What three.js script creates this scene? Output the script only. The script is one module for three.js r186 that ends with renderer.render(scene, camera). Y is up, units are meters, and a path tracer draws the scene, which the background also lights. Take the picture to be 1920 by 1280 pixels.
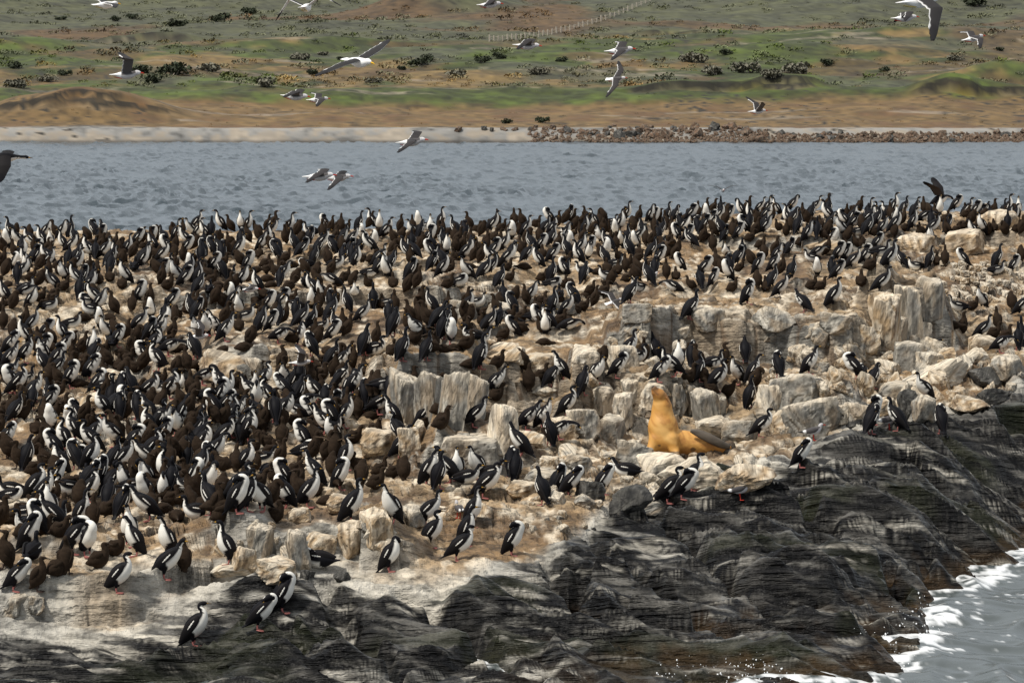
import * as THREE from 'three';
import { mergeGeometries, toCreasedNormals } from 'three/addons/utils/BufferGeometryUtils.js';

// ------------------------------------------------------------------ camera, sky, sun, exposure
const H = 7.7, FPX = 6400, PITCH = Math.atan(450 / FPX);
const scene = new THREE.Scene();
const camera = new THREE.PerspectiveCamera(2 * Math.atan(640 / FPX) * 180 / Math.PI, 1920 / 1280, 1, 4000);
camera.position.set(0, H, 0);
camera.rotation.set(-PITCH, 0, 0);
camera.focus = 58;
camera.userData.fStop = 13;
scene.add(camera);
const renderer = new THREE.WebGLRenderer();
renderer.toneMapping = THREE.LinearToneMapping;
renderer.toneMappingExposure = 1.24;
renderer.shadowMap.enabled = true;

// ------------------------------------------------------------------ noise
function hash(ix, iy, s) {
  let h = Math.imul(ix, 374761393) + Math.imul(iy, 668265263) + Math.imul(s, 974634533) | 0;
  h = Math.imul(h ^ (h >>> 13), 1274126177); h ^= h >>> 16;
  return (h >>> 0) / 4294967296;
}
function vnoise(x, y, s = 0) {           // -1..1 smooth value noise
  const ix = Math.floor(x), iy = Math.floor(y), fx = x - ix, fy = y - iy;
  const u = fx * fx * fx * (fx * (fx * 6 - 15) + 10), v = fy * fy * fy * (fy * (fy * 6 - 15) + 10);
  const a = hash(ix, iy, s), b = hash(ix + 1, iy, s), c = hash(ix, iy + 1, s), d = hash(ix + 1, iy + 1, s);
  return (a + (b - a) * u + (c - a) * v + (a - b - c + d) * u * v) * 2 - 1;
}
function fbm(x, y, o = 3, s = 0) {
  let a = 0, w = 0.5, n = 0;
  for (let i = 0; i < o; i++) { a += w * vnoise(x, y, s + i * 17); n += w; w *= 0.5; const t = x * 1.62 - y * 1.18; y = x * 1.18 + y * 1.62; x = t; }
  return a / n;
}
const W = { f1: 0, f2: 0, id: 0 };
function worley(x, y, s) {
  const ix = Math.floor(x), iy = Math.floor(y);
  let f1 = 9, f2 = 9, id = 0;
  for (let j = -1; j <= 1; j++) for (let i = -1; i <= 1; i++) {
    const cx = ix + i, cy = iy + j, dx = cx + 0.15 + 0.7 * hash(cx, cy, s) - x, dy = cy + 0.15 + 0.7 * hash(cx, cy, s + 1) - y;
    const d = Math.sqrt(dx * dx + dy * dy);
    if (d < f1) { f2 = f1; f1 = d; id = hash(cx, cy, s + 2); } else if (d < f2) f2 = d;
  }
  W.f1 = f1; W.f2 = f2; W.id = id; return W;
}
function rng(seed) { let a = seed >>> 0; return () => { a = (a + 0x6D2B79F5) | 0; let t = Math.imul(a ^ (a >>> 15), 1 | a); t = (t + Math.imul(t ^ (t >>> 7), 61 | t)) ^ t; return ((t ^ (t >>> 14)) >>> 0) / 4294967296; }; }
const clamp = (x, a, b) => x < a ? a : x > b ? b : x;
const sstep = (a, b, x) => { const t = clamp((x - a) / (b - a), 0, 1); return t * t * (3 - 2 * t); };
const mix = (a, b, t) => a + (b - a) * t;
const mix3 = (a, b, t) => [a[0] + (b[0] - a[0]) * t, a[1] + (b[1] - a[1]) * t, a[2] + (b[2] - a[2]) * t];

// overcast sky: one equirectangular picture, brighter overhead, with soft cloud banks all round
{
  const w = 512, h = 256, data = new Float32Array(w * h * 4);
  for (let j = 0; j < h; j++) for (let i = 0; i < w; i++) {
    const el = (j + 0.5) / h * Math.PI - Math.PI / 2, az = (i + 0.5) / w * 2 * Math.PI;   // row 0 is the bottom
    const up = Math.sin(el), cx = Math.cos(az) * 2.2, cz = Math.sin(az) * 2.2;
    const r = Math.cos(el) / (Math.max(up, 0) + 0.25);
    const c = fbm(cx * r * 0.9 + 11, cz * r * 0.9 + 7, 4, 91);
    let L = mix(0.60, 0.55, sstep(0.0, 0.8, up)) * (1 + 0.25 * c);
    let col = mix3([0.88, 0.97, 1.06], [0.97, 1.0, 1.04], sstep(0.0, 0.7, up));
    if (up < 0) { L = 0.25; col = [0.9, 0.95, 1.0]; }
    const k = (j * w + i) * 4;
    data[k] = L * col[0]; data[k + 1] = L * col[1]; data[k + 2] = L * col[2]; data[k + 3] = 1;
  }
  const t = new THREE.DataTexture(data, w, h, THREE.RGBAFormat, THREE.FloatType);
  t.mapping = THREE.EquirectangularReflectionMapping; t.magFilter = THREE.LinearFilter; t.minFilter = THREE.LinearFilter;
  t.needsUpdate = true;
  scene.background = t; scene.environment = t;
}
const sun = new THREE.DirectionalLight(new THREE.Color(1.0, 0.94, 0.84), 3.5);
sun.position.set(-34, 60, -48); sun.target.position.set(0, 2, -68);
sun.castShadow = true; sun.shadow.radius = 12;
Object.assign(sun.shadow.camera, { left: -40, right: 40, top: 50, bottom: -50, near: 1, far: 260 });
sun.shadow.mapSize.set(2048, 2048);
scene.add(sun); scene.add(sun.target);

// ------------------------------------------------------------------ pixel <-> world
const CP = Math.cos(PITCH), SP = Math.sin(PITCH);
function ray(px, py) {                    // direction with unit horizontal-forward component (d = -z)
  const x = px - 960, y = -(py - 640), z = -FPX;
  const yy = y * CP + z * SP, zz = -y * SP + z * CP;
  return [x / -zz, yy / -zz];             // X per metre of d, y per metre of d
}
const at = (px, py, d) => { const r = ray(px, py); return new THREE.Vector3(r[0] * d, H + r[1] * d, -d); };
function toPixel(p) {
  const y = p.y - H, z = p.z, yc = y * CP - z * SP, zc = y * SP + z * CP;
  return [960 + FPX * p.x / -zc, 640 - FPX * yc / -zc];
}
const zOf = (py, d) => H + ray(960, py)[1] * d;

// ------------------------------------------------------------------ helpers for things
const used = {};
function numbered(name) { const n = used[name] = (used[name] ?? -1) + 1; return n ? `${name}_${String(n).padStart(3, '0')}` : name; }
function put(name, geometry, material, parent = scene) {
  const m = new THREE.Mesh(geometry, material);
  m.name = parent === scene || parent.userData.kind === 'structure' ? numbered(name) : name;
  m.castShadow = true; m.receiveShadow = true; parent.add(m); return m;
}
function tag(o, label, category, group) { if (label) o.userData.label = label; if (category) o.userData.category = category; if (group) o.userData.group = group; return o; }
function geo(pos, idx, col, uv) {
  const g = new THREE.BufferGeometry();
  g.setAttribute('position', new THREE.BufferAttribute(pos instanceof Float32Array ? pos : new Float32Array(pos), 3));
  if (col) g.setAttribute('color', new THREE.BufferAttribute(col instanceof Float32Array ? col : new Float32Array(col), 3));
  if (uv) g.setAttribute('uv', new THREE.BufferAttribute(uv instanceof Float32Array ? uv : new Float32Array(uv), 2));
  g.setIndex(new THREE.BufferAttribute(idx instanceof Uint32Array ? idx : new Uint32Array(idx), 1));
  g.computeVertexNormals(); return g;
}
function tileTexture(n, f, srgb) {       // f(u, v) periodic 0..1 -> grey or rgb 0..1
  const a = new Uint8Array(n * n * 4);
  for (let j = 0; j < n; j++) for (let i = 0; i < n; i++) {
    const v = f(i / n, j / n), k = (j * n + i) * 4, c = Array.isArray(v) ? v : [v, v, v];
    a[k] = clamp(c[0], 0, 1) * 255; a[k + 1] = clamp(c[1], 0, 1) * 255; a[k + 2] = clamp(c[2], 0, 1) * 255; a[k + 3] = 255;
  }
  const t = new THREE.DataTexture(a, n, n); t.wrapS = t.wrapT = THREE.RepeatWrapping; t.magFilter = THREE.LinearFilter; t.minFilter = THREE.LinearMipmapLinearFilter; t.generateMipmaps = true;
  if (srgb) t.colorSpace = THREE.SRGBColorSpace; t.needsUpdate = true; return t;
}
function pnoise(u, v, n, s, m = n) {      // periodic value noise: n x m cells
  const x = u * n, y = v * m, ix = Math.floor(x), iy = Math.floor(y), fx = x - ix, fy = y - iy;
  const a = fx * fx * (3 - 2 * fx), b = fy * fy * (3 - 2 * fy), w = (i, j) => hash(((i % n) + n) % n, ((j % m) + m) % m, s);
  const p = w(ix, iy), q = w(ix + 1, iy), r = w(ix, iy + 1), t = w(ix + 1, iy + 1);
  return p + (q - p) * a + (r - p) * b + (p - q - r + t) * a * b;
}
const rockBump = tileTexture(1024, (u, v) => {
  let a = 0, w = 0.5;
  for (let o = 0, n = 9; o < 6; o++, n *= 2) { a += w * (1 - Math.abs(2 * pnoise(u, v, n, 40 + o, Math.round(n * 1.5)) - 1)); w *= 0.58; }
  return a / 1.25;
});
const rockTone = tileTexture(1024, (u, v) => {
  let a = 0, w = 0.5;
  for (let o = 0, n = 11; o < 6; o++, n *= 2) { a += w * pnoise(u, v, n, 60 + o, Math.round(n * 1.6)); w *= 0.66; }
  const k = clamp(0.78 + 1.9 * (a / 1.34 - 0.5), 0.3, 1);
  return [k, k * 0.99, k * 0.97];
});
const stretched = (t) => { const c = t.clone(); c.repeat.set(0.36, 1); c.needsUpdate = true; return c; };   // bedded rock: grain runs along the layers
const M = {
  rock: new THREE.MeshStandardMaterial({ vertexColors: true, roughness: 0.93, bumpMap: rockBump, bumpScale: 0.09, map: rockTone }),
  wet: new THREE.MeshPhysicalMaterial({ vertexColors: true, roughness: 0.34, specularIntensity: 0.26, bumpMap: stretched(rockBump), bumpScale: 0.16, map: stretched(rockTone) }),
  boulder: new THREE.MeshStandardMaterial({ vertexColors: true, roughness: 0.9, bumpMap: rockBump, bumpScale: 0.03, map: rockTone }),
  land: new THREE.MeshStandardMaterial({ vertexColors: true, roughness: 0.96 }),
  water: new THREE.MeshPhysicalMaterial({ vertexColors: true, roughness: 0.24, ior: 1.33 }),
  bird: new THREE.MeshPhysicalMaterial({ vertexColors: true, roughness: 0.6, specularIntensity: 0.16 }),
  down: new THREE.MeshPhysicalMaterial({ vertexColors: true, roughness: 0.95, specularIntensity: 0.2 }),
  leaf: new THREE.MeshStandardMaterial({ vertexColors: true, roughness: 0.9, side: THREE.DoubleSide }),
  skin: new THREE.MeshStandardMaterial({ vertexColors: true, roughness: 0.62 }),
  wood: new THREE.MeshStandardMaterial({ color: new THREE.Color().setRGB(0.44, 0.39, 0.32), roughness: 0.9 }),
  spray: new THREE.MeshStandardMaterial({ color: new THREE.Color().setRGB(0.86, 0.88, 0.9), roughness: 0.6 }),
};

// ------------------------------------------------------------------ the islet: profiles of the rock along seven sight lines
const PROFILES = [
  [-500, [[1400, 41.6], [1340, 42.5], [1280, 43.6], [1200, 46.0], [1100, 48], [1000, 52], [900, 57.5], [800, 63], [700, 69], [600, 77], [500, 87], [450, 93], [437, 97]]],
  [0, [[1400, 41.6], [1340, 42.5], [1280, 43.6], [1200, 46.0], [1100, 48], [1000, 52], [900, 57.5], [800, 63], [700, 69], [600, 77], [500, 87], [450, 93], [437, 97]]],
  [480, [[1400, 41.6], [1340, 42.5], [1280, 43.6], [1200, 46.0], [1100, 47.8], [1000, 51.6], [900, 57], [800, 63], [700, 69], [600, 77], [500, 87], [450, 93], [437, 97]]],
  [900, [[1380, 42.0], [1330, 42.8], [1275, 43.9], [1200, 46.2], [1100, 48.3], [1000, 52], [900, 57.5], [800, 63], [700, 69.5], [600, 77], [500, 87], [450, 92], [434, 97]]],
  [1200, [[1320, 43.4], [1285, 44.2], [1250, 45.2], [1180, 46.9], [1100, 49], [1000, 52.6], [920, 57], [850, 61], [780, 64.5], [700, 69], [600, 77], [500, 88], [430, 96], [417, 100]]],
  [1440, [[1320, 43.2], [1280, 44.4], [1250, 45.4], [1200, 46.7], [1100, 49.3], [1000, 52.6], [920, 57], [850, 61], [780, 64.5], [700, 69], [600, 77], [500, 88], [430, 96], [404, 101]]],
  [1640, [[1270, 45.2], [1240, 46.3], [1200, 47.7], [1150, 49.3], [1050, 51.8], [950, 55.3], [860, 60], [800, 63], [700, 69], [600, 77], [500, 88], [430, 96], [401, 101]]],
  [1730, [[1220, 47.2], [1185, 48.6], [1150, 50], [1080, 52.2], [1000, 54.7], [900, 58.5], [800, 63], [700, 69], [600, 77], [500, 88], [430, 96], [399, 101]]],
  [1920, [[1045, 57.2], [1010, 59.4], [980, 60.8], [950, 61.5], [900, 62.4], [840, 63.4], [780, 64.7], [700, 68.4], [600, 77], [500, 88], [430, 96], [402, 101]]],
  [2400, [[900, 69], [860, 72], [820, 73], [780, 74], [700, 76], [600, 80], [500, 88], [430, 96], [406, 101]]],
].map(([px, k]) => {
  const p = k.map(([py, d]) => [d, zOf(py, d)]), e = p[p.length - 1];
  const f = p[0]; p.unshift([f[0] - 2.5, f[1] - 0.8], [f[0] - 1, f[1] - 0.3]); p.unshift([p[0][0] - 12, p[0][1] - 3]);
  p.push([e[0] + 4, e[1] - 0.15], [e[0] + 9, e[1] - 1.6], [e[0] + 16, e[1] - 6]);
  const n = p.length, m = new Array(n).fill(0), s = [];      // monotone cubic
  for (let i = 0; i < n - 1; i++) s.push((p[i + 1][1] - p[i][1]) / (p[i + 1][0] - p[i][0]));
  for (let i = 1; i < n - 1; i++) m[i] = s[i - 1] * s[i] <= 0 ? 0 : 2 / (1 / s[i - 1] + 1 / s[i]);
  m[0] = s[0]; m[n - 1] = s[n - 2];
  return { u: (px - 960) / FPX, f(d) {
    if (d <= p[0][0]) return p[0][1]; if (d >= p[n - 1][0]) return p[n - 1][1];
    let i = 0; while (d > p[i + 1][0]) i++;
    const h = p[i + 1][0] - p[i][0], t = (d - p[i][0]) / h, t2 = t * t, t3 = t2 * t;
    return (2 * t3 - 3 * t2 + 1) * p[i][1] + (t3 - 2 * t2 + t) * h * m[i] + (3 * t2 - 2 * t3) * p[i + 1][1] + (t3 - t2) * h * m[i + 1];
  } };
});
function baseHeight(u, d) {
  let i = 0; while (i < PROFILES.length - 2 && u > PROFILES[i + 1].u) i++;
  const a = PROFILES[i], b = PROFILES[i + 1], t = clamp((u - a.u) / (b.u - a.u), 0, 1);
  return mix(a.f(d), b.f(d), t);
}
const WETLINE = [[-500, 45.0], [0, 46.0], [400, 46.2], [650, 46.8], [900, 48.2], [1050, 50.6], [1180, 55.2], [1440, 60.3], [1600, 62.8], [1750, 64], [1920, 65.6], [2400, 75]].map(([p, d]) => [(p - 960) / FPX, d]);
function wetLine(u) { let i = 0; while (i < WETLINE.length - 2 && u > WETLINE[i + 1][0]) i++; return mix(WETLINE[i][1], WETLINE[i + 1][1], clamp((u - WETLINE[i][0]) / (WETLINE[i + 1][0] - WETLINE[i][0]), 0, 1)); }
const hitBase = (px, py) => { const r = ray(px, py); for (let d = 42; d < 110; d += 0.1) if (H + r[1] * d <= baseHeight(r[0], d)) return [r[0] * d, d]; return [r[0] * 100, 100]; };
const CRACKS = [[[1000, 1000], [1120, 1040], [1240, 1110], [1330, 1180]], [[1450, 930], [1560, 980], [1660, 1060], [1700, 1130]], [[1150, 1150], [1300, 1180], [1420, 1240]], [[1700, 860], [1790, 930], [1850, 990]], [[760, 1130], [860, 1180], [960, 1260]], [[596, 1112], [640, 1175], [690, 1225], [770, 1300]], [[1020, 1060], [1075, 1120], [1140, 1170]], [[1330, 1055], [1400, 1100], [1460, 1135], [1560, 1200]], [[1150, 960], [1250, 990], [1330, 1055]], [[820, 1090], [1000, 1105], [1110, 1085]], [[1560, 1000], [1640, 1030], [1760, 1075]]].map(l => l.map(p => hitBase(...p)));
function crackAt(x, d) {
  let best = 9;
  for (const l of CRACKS) for (let i = 0; i < l.length - 1; i++) {
    const ax = l[i][0], ad = l[i][1], bx = l[i + 1][0] - ax, bd = l[i + 1][1] - ad;
    if (Math.abs(x - ax - bx / 2) > Math.abs(bx) / 2 + 1 || Math.abs(d - ad - bd / 2) > Math.abs(bd) / 2 + 1) continue;
    const t = clamp(((x - ax) * bx + (d - ad) * bd) / (bx * bx + bd * bd), 0, 1), q = Math.hypot(x - ax - t * bx, d - ad - t * bd);
    if (q < best) best = q;
  }
  return best;
}
const LEDGES = [[735, 905, 790, 1.25, 10, 0.02], [1165, 1625, 688, 0.95, 9, 0.012], [1640, 1765, 652, 1.35, 8, 0.008], [1085, 1340, 800, 0.75, 6, 0.01], [815, 960, 886, 0.55, 5, 0.01], [370, 545, 722, 0.45, 7, 0.02], [-60, 450, 1098, 0.42, 6, 0.02], [420, 730, 1082, 0.62, 5, 0.015], [1440, 1600, 812, 0.7, 5, 0.01], [180, 380, 800, 0.3, 5, 0.015], [960, 1100, 770, 0.35, 5, 0.01], [1360, 1950, 470, 0.35, 8, 0.02], [-200, 420, 560, 0.3, 8, 0.03], [560, 900, 560, 0.3, 8, 0.02]]
  .map(([a, b, py, h, len, soft]) => ({ a: (a - 960) / FPX, b: (b - 960) / FPX, d: hitBase((a + b) / 2, py)[1], h, len, soft }));
function ledgeRise(x, u, d) {
  let z = 0;
  for (const l of LEDGES) {
    if (u < l.a - l.soft || u > l.b + l.soft || d < l.d - 2.4 || d > l.d + l.len + 1) continue;
    const dd = d - l.d + 0.45 * vnoise(x * 1.1, 3.7, 25) + 1.3 * vnoise(x * 0.33, l.d, 28) + 0.35 * (hash(Math.floor(x * 1.7 + 0.4 * vnoise(x, d, 27)), 5, 26) - 0.5);
    z += l.h * sstep(l.a - l.soft, l.a + l.soft * 0.3, u) * (1 - sstep(l.b - l.soft * 0.3, l.b + l.soft, u)) * sstep(-0.16, 0.16, dd) * (1 - sstep(1.5, l.len, dd));
  }
  return z;
}
const G = { z: 0, wet: 0, block: 0, edge: 0, base: 0 };
function ground(x, d) {
  const u = x / d, b = baseHeight(u, d);
  const wob = 1.7 * vnoise(x * 0.3, d * 0.3, 5) + 0.9 * vnoise(x * 1.1, d * 0.9, 6);
  const wet = sstep(-1.7, 1.7, wetLine(u) - d + wob);
  let z = b, edge = 0, block = 0;
  if (wet < 1) {
    const calm = 1 - 0.75 * sstep(84, 93, d);
    let q = b + 0.16 * calm * fbm(x * 0.22, d * 0.16, 2, 11) + ledgeRise(x, u, d);
    const s = 0.44, t = (q + 0.3 * vnoise(x * 0.33, d * 0.22, 12) + 0.1 * vnoise(x * 1.3, d * 0.9, 13)) / s, fl = Math.floor(t), fr = t - fl;
    const mask = calm * clamp(0.62 + 0.5 * vnoise(x * 0.16, d * 0.12, 14), 0.15, 0.95);
    q += mask * s * (sstep(0.38, 0.62, fr) - fr);
    const bm = sstep(-0.25, 0.35, vnoise(x * 0.2 + 3, d * 0.15, 15) + 0.5 * (b > 1.2 ? sstep(0.0, 0.05, u) : 0));
    worley(x * 1.25 + 0.25 * vnoise(x * 2, d * 2, 16), d * 0.95, 21);
    block = W.id; edge = sstep(0.13, 0.02, W.f2 - W.f1) * bm;
    q += bm * ((block - 0.5) * 0.2 - 0.1 * edge);
    worley(x * 3.1, d * 2.2, 31);
    q += (0.3 + 0.7 * bm) * ((W.id - 0.5) * 0.07 - 0.035 * sstep(0.12, 0.02, W.f2 - W.f1));
    q += 0.07 * fbm(x * 2.2, d * 1.6, 3, 17) + 0.045 * Math.abs(vnoise(x * 5.5, d * 3.1, 18)) + 0.018 * vnoise(x * 13, d * 8, 19);
    z = q;
  }
  if (wet > 0) {
    const a = 1 - Math.abs(vnoise(x * 0.2 + d * 0.05, d * 0.48 - x * 0.05, 41)), c = 1 - Math.abs(vnoise(x * 0.55 + d * 0.1, d * 1.35 - x * 0.12, 42));
    const e = 1 - Math.abs(vnoise(x * 0.9 + d * 0.3, d * 3.2 + x * 0.5, 43)), f = 1 - Math.abs(vnoise(x * 1.7 + d * 0.5, d * 4.6 + x * 1.2, 44));
    let q = b + 0.42 * (a * a - 0.45) + 0.26 * (c * c - 0.4) + 0.14 * (e * e - 0.4) + 0.07 * (f - 0.5);
    const saw = (v, e) => { const r = v - Math.floor(v); return r < e ? sstep(0, e, r) : 1 - (r - e) / (1 - e); }, w1 = vnoise(x * 0.5, d * 0.4, 48), w2 = vnoise(x * 0.95, d * 1.0, 49), w3 = vnoise(x * 0.17, d * 0.2, 50);
    q += 0.46 * (saw(d * 0.3 + x * 0.2 + 0.75 * w1 + 0.12 * w2, 0.12) - 0.5) * (0.7 + 0.5 * w3) + 0.16 * (saw(d * 0.95 + x * 0.42 + 0.9 * w1 + 0.45 * w2, 0.26) - 0.5) * (0.75 - 0.5 * w3) + 0.06 * (saw(d * 2.1 + x * 0.9 + 1.2 * w1 + 0.5 * w2, 0.45) - 0.5);
    const ck = crackAt(x + 0.1 * vnoise(x * 3, d * 3, 46), d + 0.1 * vnoise(x * 3, d * 3, 47));
    q -= 0.5 * sstep(0.26, 0.05, ck);
    z = mix(z, q, wet);
  }
  G.z = z; G.wet = wet; G.edge = edge; G.block = block; G.base = b; return z;
}
function hit(px, py) {                    // where a sight line first meets the rock
  const r = ray(px, py); let last = 42;
  for (let d = 42; d < 112; d += 0.06) { if (H + r[1] * d <= ground(r[0] * d, d)) { let a = last, b = d; for (let i = 0; i < 8; i++) { const m = (a + b) / 2; if (H + r[1] * m <= ground(r[0] * m, m)) b = m; else a = m; } return new THREE.Vector3(r[0] * b, H + r[1] * b, -b); } last = d; }
  const d = 98; return new THREE.Vector3(r[0] * d, ground(r[0] * d, d), -d);
}

const C = { tan: [0.40, 0.29, 0.175], light: [0.70, 0.62, 0.50], soil: [0.15, 0.096, 0.054], ochre: [0.35, 0.225, 0.11], grey: [0.22, 0.21, 0.19], pale: [0.52, 0.49, 0.43], dark: [0.009, 0.009, 0.010], mid: [0.15, 0.145, 0.135], weed: [0.05, 0.03, 0.013], moss: [0.02, 0.024, 0.007] };
function groundColor(x, d, z, wet, steep, edge, block) {
  const n1 = fbm(x * 0.7, d * 0.5, 3, 71), n2 = fbm(x * 3.3, d * 1.1 + z * 3, 3, 72), n3 = fbm(x * 10, d * 2.6 + z * 9, 2, 73);
  let dry = mix3(C.soil, C.tan, sstep(-0.45, 0.2, n1 + 0.5 * n2));
  dry = mix3(dry, C.ochre, 0.6 * sstep(0.0, 0.6, vnoise(x * 0.5, d * 0.4, 74)));
  dry = mix3(dry, C.light, 0.85 * sstep(0.02, 0.5, n2 + 0.45 * n3 + 0.25 * n1));
  let face = mix3(C.grey, C.pale, sstep(-0.2, 0.5, fbm(x * 7, z * 1.3 + d * 0.3, 3, 75) + 0.5 * (block - 0.5)));
  face = mix3(face, C.tan, 0.5 * sstep(-0.1, 0.5, n1));
  dry = mix3(dry, face, steep);
  dry = mix3(dry, C.soil, 0.75 * edge);
  const k = 0.85 + 0.3 * n3; dry = [dry[0] * k, dry[1] * k, dry[2] * k];
  if (wet <= 0) return dry;
  const s1 = fbm(x * 0.9 + d * 0.2, d * 3.6 + x * 0.9 + z * 4, 3, 76), s2 = fbm(x * 2.6, d * 9 + x * 2 + z * 12, 2, 77);
  let w = mix3(C.dark, C.mid, sstep(0.0, 0.6, s1 + 0.6 * s2) * (1 - 0.7 * steep));
  w = mix3(w, C.moss, 0.5 * sstep(0.42, 0.75, vnoise(x * 0.6, d * 0.9, 78) + 0.3 * s1));
  w = mix3(w, C.weed, 0.8 * sstep(0.42, 0.1, z + 0.3 * n2) * sstep(-0.02, 0.05, x / d));
  const wash = mix3([0.40, 0.385, 0.35], C.pale, sstep(-0.3, 0.4, n1)), tr = sstep(0.35, 0.8, wet + 0.75 * s1 + 0.4 * s2);
  const half = mix3(wash, w, tr);
  return mix3(dry, half, sstep(0.0, 0.35, wet));
}

const islet = new THREE.Group(); islet.name = 'rocky_islet'; islet.userData.kind = 'structure'; scene.add(islet);
{
  const NC = 800, NR = 880, STEP = 0.05, D0 = 39.5, NF = Math.floor((113 - D0) / STEP);
  const pos = new Float32Array(NC * NR * 3), col = new Float32Array(NC * NR * 3), uv = new Float32Array(NC * NR * 2), wets = new Float32Array(NC * NR);
  const cum = new Float32Array(NF), rowsAt = [];
  const KC = 83;                                            // rows lie closer together where the rock is steep; their spacing changes slowly sideways
  for (let c = 0; c < KC; c++) {
    const u = (-170 + c / (KC - 1) * 2260 - 960) / FPX, w = new Float32Array(NF);
    for (const o of [-10, 0, 10]) {
      let top = 1e9, prev = 0;
      for (let i = 0; i < NF; i++) {
        const d = D0 + i * STEP, y = FPX * (H - ground((u + o / FPX) * d, d)) / d;
        if (i) w[i] += (y < top + 10 ? Math.abs(y - prev) : 0.15 * Math.abs(y - prev)) + (d > 103 ? 0.03 : 0.5 + 0.7 * G.wet);
        if (y < top) top = y; prev = y;
      }
    }
    for (let i = 1; i < NF; i++) cum[i] = cum[i - 1] + w[i];
    const out = new Float32Array(NR); let i = 0;
    for (let r = 0; r < NR; r++) {
      const t = cum[NF - 1] * r / (NR - 1); while (i < NF - 2 && cum[i + 1] < t) i++;
      out[r] = D0 + (i + clamp((t - cum[i]) / Math.max(1e-6, cum[i + 1] - cum[i]), 0, 1)) * STEP;
    }
    rowsAt.push(out);
  }
  for (let pass = 0; pass < 3; pass++) {
    const old = rowsAt.map(a => a.slice());
    for (let c = 0; c < KC; c++) for (let r = 0; r < NR; r++) rowsAt[c][r] = (old[Math.max(0, c - 1)][r] + 2 * old[c][r] + old[Math.min(KC - 1, c + 1)][r]) / 4;
  }
  for (let c = 0; c < NC; c++) {
    const cf = c / (NC - 1), px = cf < 0.05 ? -170 - ((0.05 - cf) / 0.05) ** 2 * 900 : cf > 0.95 ? 2090 + ((cf - 0.95) / 0.05) ** 2 * 900 : -170 + (cf - 0.05) / 0.9 * 2260, u = (px - 960) / FPX, kc = clamp((px + 170) / 2260, 0, 1) * (KC - 1), k0 = Math.min(KC - 2, Math.floor(kc)), kf = kc - k0;
    for (let r = 0; r < NR; r++) {
      const d = mix(rowsAt[k0][r], rowsAt[k0 + 1][r], kf), x = u * d, k = c * NR + r;
      const sl = (ground(x, d + 0.17) - ground(x, d - 0.17)) / 0.34, z = ground(x, d);
      const cc = groundColor(x, d, z, G.wet, sstep(0.3, 1.0, sl), G.edge, G.block);
      pos[k * 3] = x; pos[k * 3 + 1] = z; pos[k * 3 + 2] = -d;
      col.set(cc, k * 3); uv[k * 2] = x / 2.1; uv[k * 2 + 1] = (d * 0.34 + z * 1.3) / 2.1; wets[k] = G.wet + 0.25 * vnoise(x * 2, d * 2, 79);
    }
  }
  const dryI = [], wetI = [];
  for (let c = 0; c < NC - 1; c++) for (let r = 0; r < NR - 1; r++) {
    const a = c * NR + r, b = a + NR, w = wets[a] > 0.5 ? wetI : dryI;
    if (pos[a * 3 + 1] < -2.6 && pos[b * 3 + 4] < -2.6) continue;
    w.push(a, b, a + 1, b, b + 1, a + 1);
  }
  const whole = geo(pos, dryI.concat(wetI), col, uv), nor = whole.attributes.normal.array;
  const split = (idx) => {
    const map = new Int32Array(NC * NR).fill(-1), out = new Uint32Array(idx.length), list = [];
    for (let i = 0; i < idx.length; i++) { const v = idx[i]; if (map[v] < 0) { map[v] = list.length; list.push(v); } out[i] = map[v]; }
    const P = new Float32Array(list.length * 3), K = new Float32Array(list.length * 3), U = new Float32Array(list.length * 2), N = new Float32Array(list.length * 3);
    list.forEach((v, i) => { for (let j = 0; j < 3; j++) { P[i * 3 + j] = pos[v * 3 + j]; K[i * 3 + j] = col[v * 3 + j]; N[i * 3 + j] = nor[v * 3 + j]; } U[i * 2] = uv[v * 2]; U[i * 2 + 1] = uv[v * 2 + 1]; });
    const g = new THREE.BufferGeometry();
    g.setAttribute('position', new THREE.BufferAttribute(P, 3)); g.setAttribute('normal', new THREE.BufferAttribute(N, 3)); g.setAttribute('color', new THREE.BufferAttribute(K, 3)); g.setAttribute('uv', new THREE.BufferAttribute(U, 2)); g.setIndex(new THREE.BufferAttribute(out, 1));
    return g;
  };
  put('rock_ground', split(dryI), M.rock, islet);
  put('wet_rock', split(wetI), M.wet, islet);
}

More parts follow.
